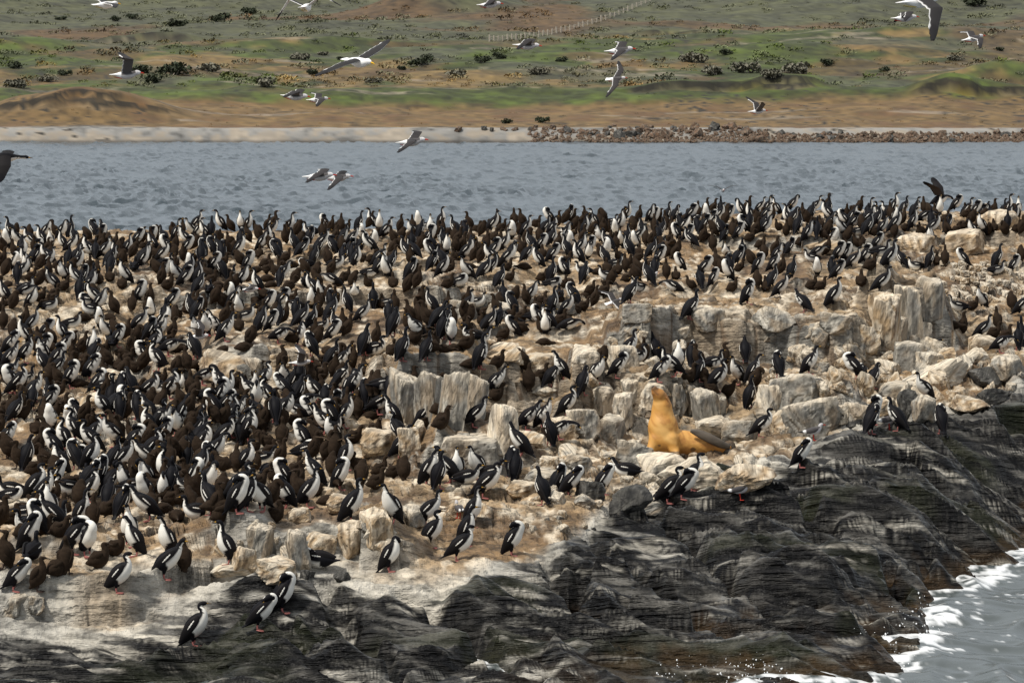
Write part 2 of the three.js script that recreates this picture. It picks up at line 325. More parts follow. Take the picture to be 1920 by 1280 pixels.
// ------------------------------------------------------------------ sea: the near surf and the channel behind the islet
const R0 = rng(77);
{
  const wave = (x, d) => {
    const far = sstep(80, 250, d), gust = mix(1, 0.7 + 0.45 * sstep(-0.25, 0.4, fbm(x * 0.11, d * 0.035, 3, 306)), far), a = (0.085 + 0.2 * far) * gust;
    return a * (1 + 0.05 * (1 - far)) * (0.6 * vnoise(x * 0.34 + d * 0.03, d * 0.2, 301) + 0.75 * (1 - 2 * Math.abs(vnoise(x * 0.55, d * 0.5 + x * 0.1, 302))) + 0.6 * (1 - 2 * Math.abs(vnoise(x * 1.15, d * 0.8, 303))) + 0.3 * vnoise(x * 2.0 + d * 0.4, d * 2.6, 304) + 0.14 * (1 - far) * vnoise(x * 4.5, d * 6, 305));
  };
  const rows = [2, 8, 14, 20, 26, 31]; for (let d = 34; d < 66; d += 0.085) rows.push(d);
  for (let d = 66; d < 646; d *= 1.0043) rows.push(d);
  const NC = 470, NR = rows.length, pos = [], col = [], idx = [], keep = new Uint8Array(NC * NR);
  for (let c = 0; c < NC; c++) {
    const cf = c / (NC - 1), px = cf < 0.07 ? -200 - ((0.07 - cf) / 0.07) ** 2 * 6000 : cf > 0.93 ? 2120 + ((cf - 0.93) / 0.07) ** 2 * 6000 : -200 + (cf - 0.07) / 0.86 * 2320, u = (px - 960) / FPX;
    for (let r = 0; r < NR; r++) {
      const d = rows[r], x = u * d; let y = wave(x, d), foam = 0, g = -9;
      if (d < 112) {
        g = baseHeight(u, d);
        if (d < 70) {
          const gr = g > -1.6 && g < 0.5 ? ground(x, d) : g;
          const n = fbm(x * 1.1, d * 1.3, 3, 311), lace = 1 - Math.abs(fbm(x * 2.6 + 0.8 * n, d * 3.4, 4, 312)) * 2.2, fine = fbm(x * 6.5, d * 7, 3, 314);
          const cover = clamp(0.95 * sstep(-0.6, 0.02, gr + 0.35 * n) * sstep(-0.075, 0.0, u) + 0.45 * sstep(-2.2, -0.4, g) * sstep(-0.15, 0.5, n) + 0.16 * sstep(-0.1, 0.5, n) * sstep(-4, -1.5, g) + 0.42 * sstep(0.115, 0.145, u) * sstep(55.5, 58, d + 0.8 * n) * sstep(-2.6, -0.4, g), 0, 1);
          foam = sstep(0.9 - cover, 1.4 - cover, lace * 0.55 + 1.0 * fine + 0.06) * 0.78;
          y += 0.06 * sstep(-1.3, -0.1, gr) * (0.6 + n) + foam * 0.018 * (0.5 + fine);
        }
      }
      const k = c * NR + r;
      keep[k] = g < 0.45 ? 1 : 0;
      pos.push(x, y, -d);
      const sea = d < 70 ? [0.06, 0.072, 0.073] : [0.022, 0.036, 0.046];
      col.push(...mix3(sea, [0.86, 0.88, 0.9], foam));
    }
  }
  for (let c = 0; c < NC - 1; c++) for (let r = 0; r < NR - 1; r++) {
    const a = c * NR + r, b = a + NR; if (keep[a] || keep[b] || keep[a + 1] || keep[b + 1]) idx.push(a, b, a + 1, b, b + 1, a + 1);
  }
  const s = put('sea', geo(pos, idx, col), M.water); s.userData.kind = 'structure';
  // flecks of thrown water along the edge of the rock
  const spots = [];
  for (let i = 0; i < 60000 && spots.length < 1500; i++) {
    const u = (-100 + 2150 * R0() - 960) / FPX, d = 43.5 + 19 * R0(), b = baseHeight(u, d);
    if (b < -0.3 || b > 0.12 || u < 0.02) continue;
    const n = fbm(u * d * 0.9, d * 0.9, 2, 321); if (n < 0.05) continue;
    spots.push([u * d + 0.2 * (R0() - 0.5), Math.max(b, 0) + Math.pow(R0(), 3) * 0.45 * (n + 0.1) * 1.5, -d]);
  }
  const drops = new THREE.InstancedMesh(new THREE.IcosahedronGeometry(1, 0), M.spray, spots.length), m4 = new THREE.Matrix4();
  spots.forEach((p, i) => { const s = 0.004 + 0.011 * R0() * R0(); m4.makeScale(s, s * (0.8 + 0.8 * R0()), s).setPosition(...p); drops.setMatrixAt(i, m4); });
  drops.name = 'sea_spray'; drops.userData.kind = 'stuff'; drops.castShadow = true; tag(drops, 'white flecks of spray thrown up where waves hit the dark rock', 'spray'); scene.add(drops);
}

// ------------------------------------------------------------------ the far shore: beach, dunes, scrub and hillside
const COAST = [[620, -1.2], [632, 0.0], [640, zOf(241, 640)], [652, zOf(236, 652)], [690, zOf(206, 690)], [704, zOf(196, 704)], [716, zOf(176, 716)], [730, zOf(166, 730)], [760, zOf(150, 760)], [860, zOf(100, 860)], [930, zOf(78, 930)], [1050, zOf(38, 1050)], [1200, zOf(-6, 1200)], [1500, zOf(-70, 1500)], [1900, zOf(-120, 1900)]];
function coastBase(d) { let i = 0; while (i < COAST.length - 2 && d > COAST[i + 1][0]) i++; return mix(COAST[i][1], COAST[i + 1][1], clamp((d - COAST[i][0]) / (COAST[i + 1][0] - COAST[i][0]), 0, 1)); }
const MOUNDS = [[150, 205, 668, 18, 14, 3.6], [60, 195, 680, 12, 12, 2.6], [250, 200, 676, 9, 9, 1.6], [1800, 185, 722, 13, 9, 3.2], [1890, 150, 770, 14, 14, 4], [860, 20, 1120, 16, 30, 6], [760, 10, 1130, 18, 30, 5], [1700, 75, 900, 60, 30, 5], [20, 90, 870, 22, 20, 4], [1380, 165, 735, 26, 8, 1.5], [1480, 95, 850, 40, 20, 2.5], [580, 80, 900, 40, 22, 2.5]].map(([px, py, d, wx, wd, h]) => [at(px, py, d).x, d, wx, wd, h]);
const SCARS = [[110, 192, 664, 15, 1.2], [205, 208, 662, 14, 1.0], [1360, 172, 724, 22, 1.8], [1775, 172, 712, 7, 1.4], [1480, 175, 722, 8, 0.8], [1870, 178, 712, 12, 1.2], [270, 55, 940, 14, 2.2], [1270, 60, 960, 10, 1.2]].map(([px, py, d, w, h]) => [at(px, py, d).x, d, w, h]);
function coast(x, d) {
  let z = coastBase(d + 5 * vnoise(x * 0.012, 3.3, 201) * sstep(650, 700, d));
  const a = sstep(642, 700, d);
  z += a * (1.7 * fbm(x * 0.02, d * 0.02, 3, 202) + 0.5 * vnoise(x * 0.11, d * 0.09, 203)) + sstep(900, 1150, d) * 7 * fbm(x * 0.008, d * 0.006, 2, 204);
  z += 0.12 * sstep(636, 645, d) * vnoise(x * 0.5, d * 0.5, 205);
  for (const [mx, md, wx, wd, h] of MOUNDS) { const e = ((x - mx) / wx) ** 2 + ((d - md) / wd) ** 2; if (e < 6) z += h * Math.exp(-e); }
  for (const [mx, md, w, h] of SCARS) { const t = Math.abs(x - mx) / w; if (t < 1.2) { const dd = d - md - 1.5 * vnoise(x * 0.2, 1, 206); z += h * (1 - sstep(0.6, 1.2, t)) * (sstep(-0.7, 0.7, dd) - sstep(2, 14, dd)); } }
  return z;
}
function coastColor(x, d, z, steep) {
  const n1 = fbm(x * 0.03, d * 0.022, 3, 211), n2 = fbm(x * 0.14, d * 0.09, 3, 212), n3 = fbm(x * 0.6, d * 0.35, 2, 213);
  const tan = [0.205, 0.128, 0.048], green = [0.052, 0.068, 0.012], bright = [0.07, 0.098, 0.013], sage = [0.080, 0.084, 0.048], rust = [0.12, 0.066, 0.027], bare = [0.27, 0.225, 0.17], pebble = [0.37, 0.36, 0.34], dark = [0.02, 0.018, 0.014];
  const u = x / d;
  let c = mix3(tan, rust, sstep(-0.1, 0.5, n2 + 0.3 * n3));
  const gBand = sstep(704, 716, d + 6 * n2) * (1 - sstep(730, 742, d + 6 * n2));
  c = mix3(c, mix3(green, bright, sstep(-0.2, 0.4, n2)), gBand * sstep(-0.35, 0.1, n1 + 0.25));
  const scrub = sstep(728, 742, d + 8 * n2);
  let s = mix3(mix3(green, bright, sstep(-0.2, 0.5, n2)), tan, 0.85 * sstep(0.06, 0.4, n1 + 0.45 * n2));
  s = mix3(s, sage, 0.8 * sstep(0.05, 0.35, fbm(x * 0.05 + 9, d * 0.03, 3, 214)));
  s = mix3(s, rust, 0.65 * sstep(0.2, 0.5, fbm(x * 0.04 + 30, d * 0.03, 3, 215) + 0.3 * sstep(0.07, 0.14, u)));
  c = mix3(c, s, scrub);
  const hill = sstep(880, 950, d + 50 * fbm(x * 0.012, d * 0.006, 2, 216) - 60 * sstep(-0.02, 0.06, u) * (1 - sstep(0.09, 0.13, u)));
  let h = mix3(sage, [0.082, 0.086, 0.042], sstep(-0.3, 0.3, n2 + 0.5 * n1));
  h = mix3(h, rust, 0.85 * sstep(0.12, 0.34, fbm(x * 0.016 + 4, d * 0.01, 3, 217) + 0.35 * Math.exp(-(((u + 0.02) / 0.03) ** 2)) * sstep(1000, 1100, d)));
  c = mix3(c, h, hill);
  const beach = 1 - sstep(641, 647, d + 2 * n2);
  c = mix3(c, mix3(pebble, [0.29, 0.25, 0.20], sstep(-0.1, 0.5, n3 + n2 * 0.5 + 0.5 - (d - 634) * 0.09)), beach);
  c = mix3(c, bare, 0.6 * (1 - beach) * sstep(0.42, 0.62, 0.12 * n3 + fbm(x * 0.035 + 70, d * 0.09, 3, 218)) * (1 - hill));
  for (const [mx, md, w] of SCARS) { const t = Math.abs(x - mx) / w; if (t > 1.15) continue; const dd = d - md - 1.5 * vnoise(x * 0.2, 1, 206), k = (1 - sstep(0.55, 1.1, t + 0.35 * n2)); c = mix3(c, mix3(bare, tan, 0.5 + n2), 0.4 * k * sstep(-2.6, -0.6, dd) * (1 - sstep(0.0, 0.6, dd))); c = mix3(c, dark, 0.92 * k * sstep(-0.5 + n3, 0.0, dd) * (1 - sstep(0.7, 1.5, dd))); }
  c = mix3(c, [0.10, 0.09, 0.08], beach * sstep(634.5, 632.5, d));
  const k = 0.64 * (1 + 0.7 * n3 + 0.4 * n2); return [c[0] * k, c[1] * k, c[2] * k];
}
{
  const rows = []; let d = 618; while (d < 1900) { rows.push(d); d += d < 745 ? 0.75 : d < 1240 ? 2.2 : 30; }
  const NC = 430, NR = rows.length, pos = [], col = [], idx = [];
  for (let c = 0; c < NC; c++) for (let r = 0; r < NR; r++) {
    const d = rows[r], x = (-900 + c / (NC - 1) * 3720 - 960) / FPX * d, z = coast(x, d);
    pos.push(x, z, -d); col.push(...coastColor(x, d, z, Math.abs(coast(x, d + 0.8) - coast(x, d - 0.8)) / 1.6));
  }
  for (let c = 0; c < NC - 1; c++) for (let r = 0; r < NR - 1; r++) { const a = c * NR + r, b = a + NR; idx.push(a, b, a + 1, b, b + 1, a + 1); }
  const m = put('hillside', geo(pos, idx, col), M.land); m.userData.kind = 'structure';
}
function hitCoast(px, py) { const r = ray(px, py); for (let d = 630; d < 1500; d += 0.5) if (H + r[1] * d <= coast(r[0] * d, d)) return new THREE.Vector3(r[0] * d, coast(r[0] * d, d), -d); return null; }

// bushes: leaf clumps spread through a low crown, a few stems below
function bushGeometry(seed, n, flat, dark) {
  const R = rng(seed), pos = [], idx = [], col = [], lobes = [];
  for (let i = 0; i < 9; i++) lobes.push([(R() - 0.5) * 1.3, 0.25 + 0.5 * R() * flat, (R() - 0.5) * 1.1, 0.26 + 0.22 * R()]);
  for (let i = 0; i < n; i++) {
    const l = lobes[Math.floor(R() * 9)], th = R() * 6.283, ph = Math.acos(2 * R() - 1), rr = l[3] * Math.pow(R(), 0.35);
    const x = l[0] + rr * Math.sin(ph) * Math.cos(th), y = Math.max(0.03, l[1] + rr * Math.cos(ph) * flat), z = l[2] + rr * Math.sin(ph) * Math.sin(th);
    const s = 0.05 + 0.05 * R(), a = R() * 6.283, b = (R() - 0.5) * 2, o = pos.length / 3;
    const e1 = [Math.cos(a) * s, Math.sin(b) * s, Math.sin(a) * s], e2 = [-Math.sin(a) * s * 0.7, s * Math.cos(b), Math.cos(a) * s * 0.7], k = 0.6 + 0.8 * R();
    for (const [p, q] of [[-1, -1], [1, -0.6], [0.7, 1], [-0.8, 0.8]]) { pos.push(x + p * e1[0] + q * e2[0], Math.max(0, y + p * e1[1] + q * e2[1]), z + p * e1[2] + q * e2[2]); col.push(dark[0] * k, dark[1] * k, dark[2] * k); }
    idx.push(o, o + 1, o + 2, o, o + 2, o + 3);
  }
  return geo(pos, idx, col);
}
function stemGeometry(seed) {
  const R = rng(seed), g = [];
  for (let i = 0; i < 5; i++) { const a = R() * 6.28, c = new THREE.CylinderGeometry(0.012, 0.03, 0.5, 5); c.translate(0, 0.25, 0); c.rotateX((R() - 0.5) * 1.1); c.rotateZ((R() - 0.5) * 1.1); c.rotateY(a); c.translate((R() - 0.5) * 0.3, 0, (R() - 0.5) * 0.3); g.push(c); }
  return mergeGeometries(g);
}
{
  const darkG = [1, 2, 3].map(s => bushGeometry(400 + s, 420, 0.8, [0.022, 0.03, 0.012])), greyG = [1, 2, 3].map(s => bushGeometry(420 + s, 420, 0.7, [0.12, 0.115, 0.085]));
  const stems = stemGeometry(440), R = rng(441);
  const list = [
    [325, 132, 56, 'd', 'widest dark green bush on the left slope below the brown bank'], [262, 130, 40, 'd', 'dark bush just left of the widest dark bush'], [28, 124, 28, 'd', 'dark round bush at the left edge of the far slope'], [123, 138, 24, 'd', 'small dark bush beside the grey twiggy bush on the far left slope'],
    [285, 150, 36, 'd', 'low dark bush just under the widest dark bush'], [86, 148, 32, 'g', 'grey twiggy bush standing on the far left slope'], [30, 158, 40, 'g', 'pale grey bush near the left edge above the dune'], [115, 34, 18, 'd', 'small dark bush high on the left hillside'],
    [215, 36, 20, 'd', 'dark bush high on the left hillside, left one of a close pair'], [250, 32, 20, 'd', 'dark bush high on the left hillside, right one of a close pair'], [415, 34, 34, 'd', 'broad dark bush on the sage hillside above the brown bank'], [330, 44, 36, 'd', 'dark bush spreading above the right end of the brown bank'], [470, 22, 26, 'd', 'dark bush near the top of the hill left of the arched gull'],
    [495, 155, 46, 'g', 'wide grey bush on the slope above the two low gulls'], [585, 136, 24, 'd', 'small dark bush left of the large gliding gull'], [560, 106, 36, 'g', 'grey bush in the grass above the wide grey bush'], [390, 128, 40, 'g', 'grey green bush right of the widest dark bush'], [605, 100, 20, 'g', 'small grey bush left of the gliding gull wing'],
    [785, 118, 34, 'd', 'dark bush right of the large gliding gull, lower of two'], [802, 110, 28, 'd', 'dark bush right of the large gliding gull, upper of two'], [752, 128, 18, 'd', 'small dark bush just off the gliding gull wing tip'], [900, 112, 30, 'd', 'low dark bush on the mid slope left of the gull with folded neck'], [935, 106, 24, 'd', 'dark bush behind the gull near the fence foot'],
    [1054, 112, 24, 'd', 'round dark bush below the fence line'], [1362, 98, 24, 'd', 'dark bush beside the rust patch on the right slope'], [1300, 110, 46, 'g', 'sage bush right of the gull with lowered wing'], [1400, 128, 52, 'g', 'long sage bush on the middle of the right slope'], [1500, 130, 50, 'g', 'sage bush spreading left of the bright green patch'],
    [1550, 118, 30, 'd', 'dark green bush over the bright green patch'], [1660, 130, 22, 'd', 'small dark bush right of the bright green patch'], [1788, 108, 30, 'g', 'grey bush on the rusty right slope'], [1875, 92, 20, 'd', 'small dark bush near the right edge of the hillside'], [1830, 4, 46, 'd', 'broad dark bush at the top right corner of the hillside'],
    [1450, 140, 40, 'g', 'low sage bush above the grassy bank on the right'], [1340, 132, 44, 'g', 'sage bush above the dark eroded bank'], [700, 150, 30, 'g', 'grey bush on the slope under the gliding gull'], [860, 138, 36, 'g', 'grey green bush in the middle slope above the green bank'], [1010, 134, 36, 'g', 'grey green bush below the fence foot above the green bank'],
    [950, 228, 22, 'd', 'low dark bush at the top of the beach beside the first brown boulder'], [1020, 226, 24, 'd', 'green bush above the boulder pile at the beach top'], [640, 110, 16, 'd', 'small dark bush hidden behind the gliding gull tail'],
  ];
  const proto = {};
  list.forEach(([px, py, w, kind, label], i) => {
    const p = hitCoast(px, py + w * 0.16); if (!p) return;
    const key = kind + i % 3; let o;
    if (!proto[key]) { o = new THREE.Group(); put('foliage', (kind === 'd' ? darkG : greyG)[i % 3], M.leaf, o); put('stem', stems, M.wood, o); proto[key] = o; } else o = proto[key].clone();
    o.name = numbered('bush'); tag(o, label, 'bush', kind === 'd' ? 'dark bushes on the far slope' : 'grey bushes on the far slope');
    const s = w * -p.z / FPX / 1.5; o.scale.set(s, s * (0.7 + 0.2 * R()), s); o.rotation.y = R() * 6.28; o.position.copy(p); o.position.y -= 0.08 * s; scene.add(o);
  });
  // low scrub and tussocks that read as one rough cover
  const tuft = bushGeometry(460, 46, 0.55, [1, 1, 1]), n = 2600, im = new THREE.InstancedMesh(tuft, M.leaf, n), m = new THREE.Matrix4(), q = new THREE.Quaternion(), e = new THREE.Euler(), c = new THREE.Color();
  let k = 0;
  for (let t = 0; t < 400000 && k < n; t++) {
    const d = 646 + 600 * Math.pow(R(), 1.35), u = (-250 + 2420 * R() - 960) / FPX, x = u * d;
    if (d < 735 && R() > 0.16) continue;
    const cl = fbm(x * 0.06, d * 0.045, 3, 231); if (cl + 0.5 * R() < 0.12) continue;
    const s = (d < 735 ? 0.4 : 0.6 + 2.0 * Math.pow(R(), 3)) * (1 + 0.3 * cl), y = coast(x, d), b = coastColor(x, d, y, 0), g = 1.35 + 0.5 * R(), sg = R() < 0.45 ? 1 : 0;
    e.set(0, R() * 6.28, 0); q.setFromEuler(e); m.compose(new THREE.Vector3(x, y - 0.1 * s, -d), q, new THREE.Vector3(s * 1.2, s * 1.1, s * 1.2)); im.setMatrixAt(k, m);
    c.setRGB(mix(b[0], 0.11, 0.5 * sg) * g, mix(b[1], 0.115, 0.5 * sg) * g, mix(b[2], 0.075, 0.5 * sg) * g); im.setColorAt(k, c); k++;
  }
  im.count = k; im.name = 'scrub'; im.userData.kind = 'stuff'; tag(im, 'low green and grey scrub covering the far hillside', 'scrub'); scene.add(im);
}
// fence up the hill: posts and three wires
{
  const fence = new THREE.Group(); fence.name = 'post_fence'; tag(fence, 'weathered post fence climbing the far hillside below the skyline', 'fence');
  const post = new THREE.BoxGeometry(0.3, 1.8, 0.26); post.translate(0, 0.75, 0);
  const tops = []; let first = null;
  for (let i = 0; i < 38; i++) {
    const t = i / 37, px = mix(918, 1228, t), py = 78 - 8 * t - 72 * t * t, p = hitCoast(px, Math.max(py, -10)); if (!p) continue;
    if (!first) { first = p.clone(); fence.position.copy(p); }
    const m = put('post', post, M.wood, fence); m.position.copy(p).sub(first); m.rotation.y = 0.4; m.rotation.z = (hash(i, 3, 9) - 0.5) * 0.14; m.scale.setScalar(0.85 + 0.3 * hash(i, 4, 9)); tops.push(m.position.clone());
  }
  const g = [];
  for (const hh of [0.45, 0.85, 1.25]) g.push(new THREE.TubeGeometry(new THREE.CatmullRomCurve3(tops.map(p => p.clone().add(new THREE.Vector3(0, hh, 0)))), 90, 0.035, 4));
  put('wire', mergeGeometries(g), M.wood, fence); scene.add(fence);
}

// ------------------------------------------------------------------ boulders: cut rock shapes
function cutRock(seed, planes, round, boxy, seg = 20) {
  const R = rng(seed), N = [], pos = [], idx = [];
  if (boxy) for (const a of [[1, 0, 0], [-1, 0, 0], [0, 1, 0], [0, -1, 0], [0, 0, 1], [0, 0, -1]]) { const v = new THREE.Vector3(a[0] + (R() - 0.5) * 0.3, a[1] + (R() - 0.5) * 0.2, a[2] + (R() - 0.5) * 0.3).normalize(); N.push([v, 0.5 - 0.06 * R()]); }
  for (let i = 0; i < planes; i++) { const v = new THREE.Vector3(R() - 0.5, (R() - 0.5) * 0.9, R() - 0.5).normalize(); N.push([v, (boxy ? 0.5 : 0.4) + 0.16 * R()]); }
  // a cube's surface pushed out onto the cut planes
  const faces = [[0, 1, 2, 1], [0, 1, 2, -1], [1, 2, 0, 1], [1, 2, 0, -1], [2, 0, 1, 1], [2, 0, 1, -1]], n = Math.max(5, Math.round(seg / 2));
  const index = new Map(), key = (v) => v.map(t => Math.round(t * 1000)).join(',');
  for (const [a, b, c, s] of faces) {
    const grid = [];
    for (let i = 0; i <= n; i++) { grid.push([]); for (let j = 0; j <= n; j++) {
      const v = [0, 0, 0]; v[a] = i / n * 2 - 1; v[b] = j / n * 2 - 1; v[c] = s;
      const k = key(v); if (!index.has(k)) { index.set(k, pos.length / 3);
        const d = new THREE.Vector3(...v).normalize(); let r = 9; for (const [p, o] of N) { const q = d.dot(p); if (q > 0.05) r = Math.min(r, o / q); }
        r = Math.min(r, 0.95); r = mix(r, 0.5, round);
        r *= 1 + 0.09 * fbm(d.x * 3 + seed, d.y * 3 + d.z * 2.3, 3, 501) + 0.03 * vnoise(d.x * 11 + d.z * 7, d.y * 11 + seed, 502);
        pos.push(d.x * r, d.y * r, d.z * r); }
      grid[i].push(index.get(k)); } }
    for (let i = 0; i < n; i++) for (let j = 0; j < n; j++) { const p = grid[i][j], q = grid[i + 1][j], r = grid[i + 1][j + 1], t = grid[i][j + 1]; if (s > 0) idx.push(p, q, r, p, r, t); else idx.push(p, r, q, p, t, r); }
  }
  return { pos, idx };
}
function rockGeometry(seed, tone, planes, round, boxy, seg) {
  const { pos, idx } = cutRock(seed, planes, round, boxy, seg), col = [], uv = [];
  const A = { p: [C.light, C.pale, C.grey], g: [C.grey, [0.16, 0.155, 0.14], C.pale], t: [C.tan, C.light, C.soil], d: [[0.07, 0.068, 0.062], C.dark, C.mid], r: [[0.15, 0.085, 0.05], [0.075, 0.06, 0.048], [0.22, 0.18, 0.135]] }[tone];
  for (let i = 0; i < pos.length; i += 3) {
    const x = pos[i] * 6 + seed * 1.7, y = pos[i + 1] * 6, z = pos[i + 2] * 6;
    const st = fbm(x * 1.6, y * 0.3 + z * 0.4, 3, 511), n = fbm(x * 0.6 + z, y * 0.8 + z, 3, 512);
    let c = mix3(A[0], A[1], sstep(-0.25, 0.45, n)); c = mix3(c, A[2], 0.85 * sstep(0.05, 0.5, st));
    if (tone !== 'd' && tone !== 'r') c = mix3(c, C.tan, 0.45 * sstep(-0.1, 0.35, fbm(x * 0.5 + 5, y * 0.5 + z * 0.5, 2, 513)));
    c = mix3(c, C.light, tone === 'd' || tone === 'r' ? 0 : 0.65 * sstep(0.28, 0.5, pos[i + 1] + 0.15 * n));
    col.push(...c); uv.push((pos[i] * 0.9 + pos[i + 2] * 0.7) * 0.75 + seed * 0.13, (pos[i + 1] * 0.35 + pos[i + 2] * 0.3) * 0.75);
  }
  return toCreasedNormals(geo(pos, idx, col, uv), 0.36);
}
const POOL = {};
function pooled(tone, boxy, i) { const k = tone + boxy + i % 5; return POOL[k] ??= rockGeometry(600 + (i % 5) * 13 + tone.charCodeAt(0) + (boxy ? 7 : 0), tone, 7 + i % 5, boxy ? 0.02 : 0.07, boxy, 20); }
{
  const R = rng(601), add = (p, w, h, depth, tone, boxy, i, yaw, tilt = 0.06, sink = 0.12, g) => {
    const m = put('boulder', g ?? pooled(tone, boxy, i), M.boulder, islet);
    m.scale.set(w, h * (1 + sink), depth); m.position.set(p.x, p.y + h * (0.5 - sink / 2), p.z - depth * 0.3); m.rotation.set((R() - 0.5) * tilt * 2, yaw, (R() - 0.5) * tilt * 2);
    return m;
  };
  // blocks one can point at: [x, foot, width, height] in the photograph's pixels, tone
  const big = [[762, 792, 58, 104, 'g'], [806, 792, 48, 112, 'g'], [848, 791, 54, 106, 'g'], [890, 788, 46, 98, 'g'], [940, 842, 46, 98, 'p'], [882, 888, 118, 88, 'g'], [765, 852, 46, 60, 't'], [708, 850, 62, 52, 't'], [782, 836, 22, 48, 'p'], [1505, 762, 92, 70, 'g'], [1468, 768, 50, 74, 'g'], [1526, 818, 92, 76, 'g'], [1452, 778, 44, 66, 'p'],
    [1128, 772, 48, 58, 'p'], [1146, 828, 52, 58, 'g'], [1168, 792, 40, 66, 'p'], [1186, 752, 36, 50, 'p'], [1266, 772, 34, 62, 'g'], [1228, 762, 42, 52, 'p'], [1292, 772, 32, 62, 'g'], [1322, 792, 44, 74, 'g'], [1342, 788, 26, 54, 'g'], [1094, 818, 62, 62, 'g'], [1340, 815, 70, 36, 'p'], [1388, 824, 62, 42, 'g'], [1108, 936, 50, 38, 'd'], [1048, 884, 40, 28, 'g'], [1190, 880, 76, 58, 'g'], [1245, 902, 90, 55, 'p'], [1312, 908, 104, 48, 'p'], [1388, 905, 76, 34, 't'], [1180, 958, 66, 36, 'd'], [1228, 950, 60, 22, 'g'], [1085, 880, 46, 30, 'g'], [1145, 870, 36, 26, 'p'],
    [1662, 650, 52, 112, 't'], [1702, 652, 58, 140, 'p'], [1684, 660, 40, 84, 'g'], [1745, 595, 56, 88, 'g'], [1660, 610, 50, 80, 't'], [1720, 652, 60, 60, 'p'], [1630, 655, 46, 50, 't'], [1572, 622, 56, 40, 'g'], [1455, 612, 62, 34, 'g'], [1590, 672, 40, 34, 'g'], [1706, 692, 62, 62, 'g'], [1746, 694, 48, 40, 'p'], [1762, 726, 84, 46, 'p'], [1845, 664, 60, 40, 't'], [1892, 702, 62, 40, 'g'], [1856, 728, 58, 30, 'd'], [1690, 752, 70, 42, 'g'], [1655, 778, 60, 36, 't'], [1610, 790, 60, 40, 'g'], [1735, 785, 46, 50, 'g'], [1580, 790, 44, 36, 'p'], [1800, 700, 60, 30, 'p'], [1820, 770, 60, 26, 't'],
    [1098, 692, 54, 44, 'p'], [1165, 690, 52, 50, 'p'], [1012, 694, 64, 36, 't'], [960, 670, 56, 28, 't'], [870, 594, 44, 36, 'g'], [940, 598, 52, 34, 'g'], [1062, 588, 34, 24, 'g'], [1195, 602, 60, 40, 'g'], [1325, 612, 64, 40, 'g'],
    [420, 702, 86, 42, 't'], [474, 700, 26, 34, 'g'], [522, 690, 46, 34, 't'], [208, 722, 56, 30, 't'], [285, 792, 62, 42, 't'], [340, 796, 50, 38, 'g'], [180, 760, 60, 24, 't'], [556, 1062, 46, 80, 'g'], [602, 1044, 64, 54, 't'], [520, 1086, 62, 42, 't'], [490, 1052, 42, 80, 'g'], [662, 1034, 76, 62, 't'], [705, 1014, 56, 64, 't'], [425, 1078, 64, 24, 'p'], [30, 1150, 30, 38, 'g'], [64, 1148, 34, 34, 'g'], [455, 1070, 50, 50, 't'], [1060, 822, 50, 44, 't'], [1020, 742, 50, 20, 'p'], [1000, 830, 50, 22, 't'], [640, 960, 50, 36, 't'], [560, 980, 46, 30, 't'], [770, 985, 46, 40, 'g'], [870, 965, 60, 30, 't'], [1020, 910, 60, 34, 'g'], [980, 930, 50, 30, 't'], [1880, 430, 70, 40, 't'], [1810, 470, 74, 44, 't'], [1720, 470, 60, 34, 't'], [1560, 470, 60, 30, 't']];
  big.forEach(([x, y, w, h, tone], i) => {
    const p = hit(x, y), k = -p.z / FPX, boxy = h > w * 0.55;
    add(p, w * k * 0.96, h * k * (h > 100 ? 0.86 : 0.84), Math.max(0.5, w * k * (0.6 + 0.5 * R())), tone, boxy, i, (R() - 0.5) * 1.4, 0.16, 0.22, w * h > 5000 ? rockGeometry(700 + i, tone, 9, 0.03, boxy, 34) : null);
  });
  // the cracked pale pavement of blocks at the right end
  for (let j = 0; j < 6; j++) for (let i = 0; i < 12; i++) {
    const x = 1775 + i * 14 + (R() - 0.5) * 13, y = 500 + j * 13 + (R() - 0.5) * 12, p = hit(x, y), k = -p.z / FPX;
    if (R() < 0.2) continue;
    add(p, 15 * k * (0.5 + 0.8 * R()), 10 * k * (0.5 + 0.9 * R()), 0.3 + 0.3 * R(), R() < 0.8 ? 'p' : 't', true, i + j, (R() - 0.5) * 0.3, 0.1, 0.3);
  }
  // scree: [left, top, right, bottom, number, smallest, largest]
  for (const [x0, y0, x1, y1, n, s0, s1] of [[1440, 660, 1640, 830, 46, 12, 34], [1640, 660, 1920, 790, 70, 12, 42], [1000, 850, 1440, 960, 60, 10, 34], [1080, 700, 1340, 850, 34, 10, 26], [960, 900, 1120, 1000, 24, 8, 22], [400, 980, 760, 1090, 30, 12, 34], [1150, 600, 1640, 690, 34, 10, 30]])
    for (let i = 0; i < n; i++) {
      const x = mix(x0, x1, R()), y = mix(y0, y1, R()), s = mix(s0, s1, Math.pow(R(), 2)), p = hit(x, y), k = -p.z / FPX;
      ground(p.x, -p.z); if (G.wet > 0.7) continue;
      add(p, s * k * (0.9 + 0.5 * R()), s * k * (0.5 + 0.4 * R()), s * k * (0.7 + 0.6 * R()), G.wet > 0.35 ? 'd' : 'pgtpt'[Math.floor(R() * 5)], R() < 0.35, i, R() * 6.28, 0.4, 0.4);
    }
  // rubble on the far beach: the pile one can pick apart, then the small stones as one cover
  const shore = new THREE.Group(); shore.name = 'far_beach_rubble'; shore.userData.kind = 'structure'; scene.add(shore);
  const far = [];
